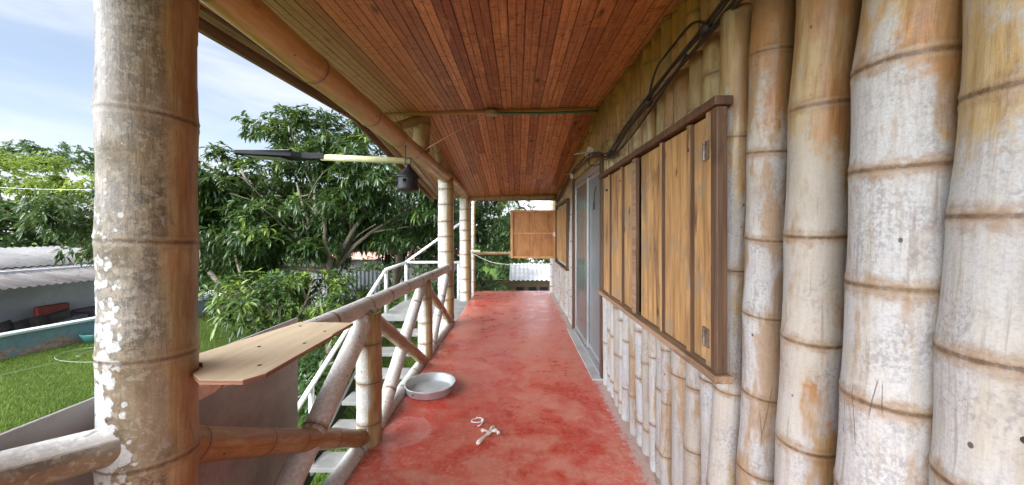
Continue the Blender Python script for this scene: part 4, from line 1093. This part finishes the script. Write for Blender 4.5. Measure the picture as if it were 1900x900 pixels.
MB().tube(smooth_path([(.75, 1.6, 2.18), (.745, 2.0, 2.08), (.745, 2.5, 2.0), (.74, 3.0, 1.99), (.75, 3.2, 2.06)], 8), .005, 8).build('cable', M_CABLE, cb, True)
MB().tube(smooth_path([(.75, 3.75, 2.19), (.74, 3.72, 2.08), (.75, 3.5, 2.03), (.78, 3.4, 2.02), (.785, 3.38, 1.9)], 8), .005, 8).build('cable', M_CABLE, cb, True)
for (y_, z_) in ((1.42, 2.2), (2.05, 2.13), (2.9, 2.03)): MB().tube([(.742, y_ - .02, z_), (.742, y_ + .02, z_ - .01)], .02, 10).build('cable_clip', M_CABLE, cb, True)
cd = thing('wiring_conduit', (-.2, 3.8, 2.6), 'green conduit and round junction box fixed under the ceiling batten', 'conduit')
zc = ceil_z(0, RB)
MB().tube(smooth_path([(-.20, 3.79, zc - .052), (.25, 3.79, zc - .05), (.84, 3.79, zc - .030)], 6), .0125, 12).build('conduit', M_GREEN, cd, True)
MB().lathe([(0, -.0), (.062, 0), (.07, .02), (.07, .04), (0, .045)], (-.275, 3.79, zc - .075), 24).build('junction_box', M_JBOX, cd, bevel=.002)
MB().tube(smooth_path([(-.32, 3.78, zc - .062), (-.68, 3.85, 2.44), (-1.0, 3.89, 2.27)], 6), .0065, 8).build('wire', M_PWIRE, cd, True)
sc2 = MB().beam((.755, 3.78, 2.225), (.60, 3.70, 2.185), .07, .006).beam((.74, 3.80, 2.18), (.775, 3.80, 2.27), .06, .04, up=(0, 1, 0))
tag(sc2.build('socket_plate', M_WPLAST, None, bevel=.002), 'white plastic bracket poking out above the glass door', 'bracket')
sp2 = MB().box(.74, .775, 5.0, 5.07, 2.13, 2.2).beam((.75, 5.0, 2.19), (.66, 4.9, 2.16), .04, .005)
tag(sp2.build('socket_plate', M_WPLAST, None, bevel=.002), 'small white lamp holder farther along the wall plate', 'bracket')

lm = thing('solar_lamp', (-1.9, 3.5, 2.1), 'solar street lamp on a pale pole reaching out from the eave', 'lamp')
MB().tube([(-1.02, 3.50, 2.075), (-1.50, 3.50, 2.095), (-1.90, 3.50, 2.11)], .031, 16).build('pole', M_TUBE, lm, True)
mb = MB()
sec = [(-1.86, .036, .035), (-1.98, .045, .038), (-2.06, .055, .035), (-2.12, .12, .030), (-2.45, .15, .022), (-2.63, .145, .010), (-2.66, .12, .012)]
vs = []
for (x_, hy, hz) in sec:
    zc_ = 2.135; vs += [(x_, 3.5 - hy, zc_ - hz * 1.2), (x_, 3.5 + hy, zc_ - hz * 1.2), (x_, 3.5 + hy, zc_ + .012), (x_, 3.5 - hy, zc_ + .012)]
fs = [(4 * i + j, 4 * i + (j + 1) % 4, 4 * i + 4 + (j + 1) % 4, 4 * i + 4 + j) for i in range(len(sec) - 1) for j in range(4)] + [(3, 2, 1, 0), tuple(4 * (len(sec) - 1) + j for j in range(4))]
mb.add(vs, fs); mb.build('lamp_head', M_LAMP, lm, bevel=.004)
MB().box(-2.64, -2.12, 3.5 - .15, 3.5 + .15, 2.148, 2.153).build('solar_panel', M_SOLAR, lm)
mb = MB(); mb.add([(-2.58, 3.39, 2.112), (-2.58, 3.61, 2.112), (-2.22, 3.61, 2.086), (-2.22, 3.39, 2.086)], [(0, 1, 2, 3)]); mb.add([(-2.58, 3.39, 2.118), (-2.58, 3.61, 2.118), (-2.22, 3.61, 2.09), (-2.22, 3.39, 2.09)], [(3, 2, 1, 0)]); mb.build('lens', M_LENS, lm)
MB().tube([(-1.99, 3.44, 2.06), (-1.99, 3.44, 2.02), (-2.02, 3.44, 2.01)], .014, 8).build('bracket_bolt', M_LAMP, lm)

# hanging lantern, pierced with star and moon
ln = thing('lantern', (-1.0, 3.3, 1.95), 'black pierced iron lantern hanging from the bamboo beam', 'lantern')
LX, LY, LZ = -1.0, 3.30, 1.745
seg = 48; rows = 14; z0b, z1b = 0.035, 0.145
def hole(u, v):
    # u around 0..1, v height 0..1 : star, moon and dots repeated round the drum
    uu = (u * 6) % 1.0; kx = int(u * 6) % 2
    dx, dy = (uu - .5) * 1.2, (v - .62) * 1.1
    r = math.hypot(dx, dy); a = math.atan2(dy, dx)
    if v > .25:
        if kx == 0: return r < .17 + .10 * math.cos(5 * (a - math.pi / 2))
        return r < .24 and math.hypot(dx - .13, dy - .05) > .2
    return False
seg2, rows2 = 168, 26
V = []; F = []
for j in range(rows2 + 1):
    v = j / rows2; z = z0b + (z1b - z0b) * v; r = .092 - .004 * v
    for i in range(seg2):
        a = 2 * math.pi * i / seg2; V.append((LX + r * math.cos(a), LY + r * math.sin(a), LZ + z))
for j in range(rows2):
    for i in range(seg2):
        if not hole((i + .5) / seg2, (j + .5) / rows2): F.append((j * seg2 + i, j * seg2 + (i + 1) % seg2, (j + 1) * seg2 + (i + 1) % seg2, (j + 1) * seg2 + i))
dm = link('drum', V, F, M_IRON, ln, True); so_ = dm.modifiers.new('solid', 'SOLIDIFY'); so_.thickness = .003
MB().lathe([(.104, .140), (.106, .148), (.095, .155), (.075, .178), (.05, .205), (.03, .228), (.022, .245), (.024, .252), (.016, .262), (.0, .266)], (LX, LY, LZ), 32).build('roof_cap', M_IRON, ln, True)
MB().lathe([(.0, -.0), (.03, .0), (.07, .012), (.088, .022), (.096, .034), (.096, .040), (.088, .040), (.0, .03)], (LX, LY, LZ), 32).build('base_pan', M_IRON, ln, True)
rp_ = [(LX + .028 * math.cos(a), LY, LZ + .288 + .030 * math.sin(a)) for a in [2 * math.pi * i / 16 for i in range(17)]]
MB().tube(rp_, .005, 8).build('hanging_ring', M_IRON, ln, True)
MB().tube([(LX - .02, LY, LZ + .31), (LX - .03, LY + .02, LZ + .40), (LX - .02, LY, LZ + .45)], .004, 6).build('hook', M_IRON, ln, True)

# ================================================================== FAR END RAIL AND WIRE
tag(culm('end_rail', (-1.0, 8.30, .875), (.80, 8.30, .875), .036, .036, seed=70, sp=.3, seg=16, ct=(.1, .2, 0)), 'bamboo rail across the far end of the porch', 'rail')
wq = MB().tube(smooth_path([(-.98, 8.2, .86), (-.6, 8.2, .69), (-.2, 8.2, .63), (.2, 8.2, .60), (.76, 8.2, .66)], 8), .008, 6).build('drooping_wire', M_WIRE, None, True)
tag(wq, 'thin white wire drooping below the far end rail', 'wire')
pv = MB().tube(smooth_path([(-1.06, 8.2, .93), (-.93, 8.2, .93), (-.84, 8.2, .93)], 4), .030, 12).build('pipe_stub', M_TUBE, None, True)
tag(pv, 'short pale green pipe stub on the thin corner post', 'pipe')

# ================================================================== DISH AND LITTER ON THE FLOOR
ds = thing('aluminium_dish', (-.755, 3.17, 0), 'round shallow aluminium dish standing on the red floor', 'dish')
MB().lathe([(0.0, .006), (.175, .006), (.196, .014), (.209, .075), (.217, .078), (.219, .075), (.216, .071), (.210, .068), (.200, .010), (.188, .001), (0.0, .001)], (-.762, 3.16, 0), 64).build('bowl', M_DISH, ds, True)
MB().tube([(-.762 - .10, 3.16 - .187, .045), (-.762 - .10, 3.16 - .192, .045)], .006, 10).build('rivet', M_STEEL, ds)
rl = random.Random(77); mb = MB()
for k in range(420):
    edge = rl.random() < .6
    gx = .80 - abs(rl.gauss(0, .05)) if edge else rl.uniform(-.9, .78); gy = rl.uniform(1.3, 7.5); q_ = rl.uniform(.0015, .004 if edge else .003); a_ = rl.uniform(0, 3)
    pts = [(gx + q_ * rl.uniform(.6, 1.2) * math.cos(a_ + b_), gy + q_ * rl.uniform(.6, 1.3) * math.sin(a_ + b_), .0005) for b_ in (0, 1.3, 2.6, 3.9, 5.1)]
    mb.add(pts + [(gx, gy, q_ * .7)], [(0, 1, 5), (1, 2, 5), (2, 3, 5), (3, 4, 5), (4, 0, 5)])
gr_ = mb.build('grit', simple('grit_crumbs', (.42, .33, .27), .9, .5, 300)); tag(gr_, 'sandy grit and paint crumbs scattered over the red floor', 'grit', kind='stuff')
mb = MB()
tp = [(-.262, 2.35), (-.215, 2.44), (-.18, 2.49), (-.145, 2.50), (-.128, 2.47)]
mb.tube(smooth_path([(x_, y_, .014 + .004 * (i % 2)) for i, (x_, y_) in enumerate(tp)], 4), [.011 + .004 * math.sin(i * 1.3) for i in range(17)], 7)
mb.tube(smooth_path([(-.25, 2.51, .012), (-.22, 2.50, .016), (-.19, 2.48, .014)], 4), [.009 + .004 * math.sin(i) for i in range(9)], 7)
mb.tube(smooth_path([(-.185, 2.49, .016), (-.18, 2.53, .02), (-.165, 2.55, .015)], 4), [.010, .012, .009, .011, .012, .012, .009, .011, .008], 7)
tag(mb.build('crumpled_tissue', M_TISSUE, None, True), 'cream twisted tissue lying on the red floor', 'tissue')
mb = MB().tube(smooth_path([(-.30, 2.685, .004), (-.33, 2.67, .004), (-.335, 2.64, .004), (-.29, 2.63, .004), (-.265, 2.64, .004), (-.25, 2.66, .006), (-.27, 2.69, .004), (-.31, 2.70, .004)], 4), .004, 6)
mb.tube(smooth_path([(-.25, 2.65, .005), (-.262, 2.60, .005), (-.285, 2.575, .004)], 4), .004, 6)
mb.tube([(-.262, 2.64, .008), (-.245, 2.66, .008)], .009, 6)
tag(mb.build('plastic_scrap', M_WPLAST, None, True), 'tiny looped white plastic scrap beside the tissue', 'litter')
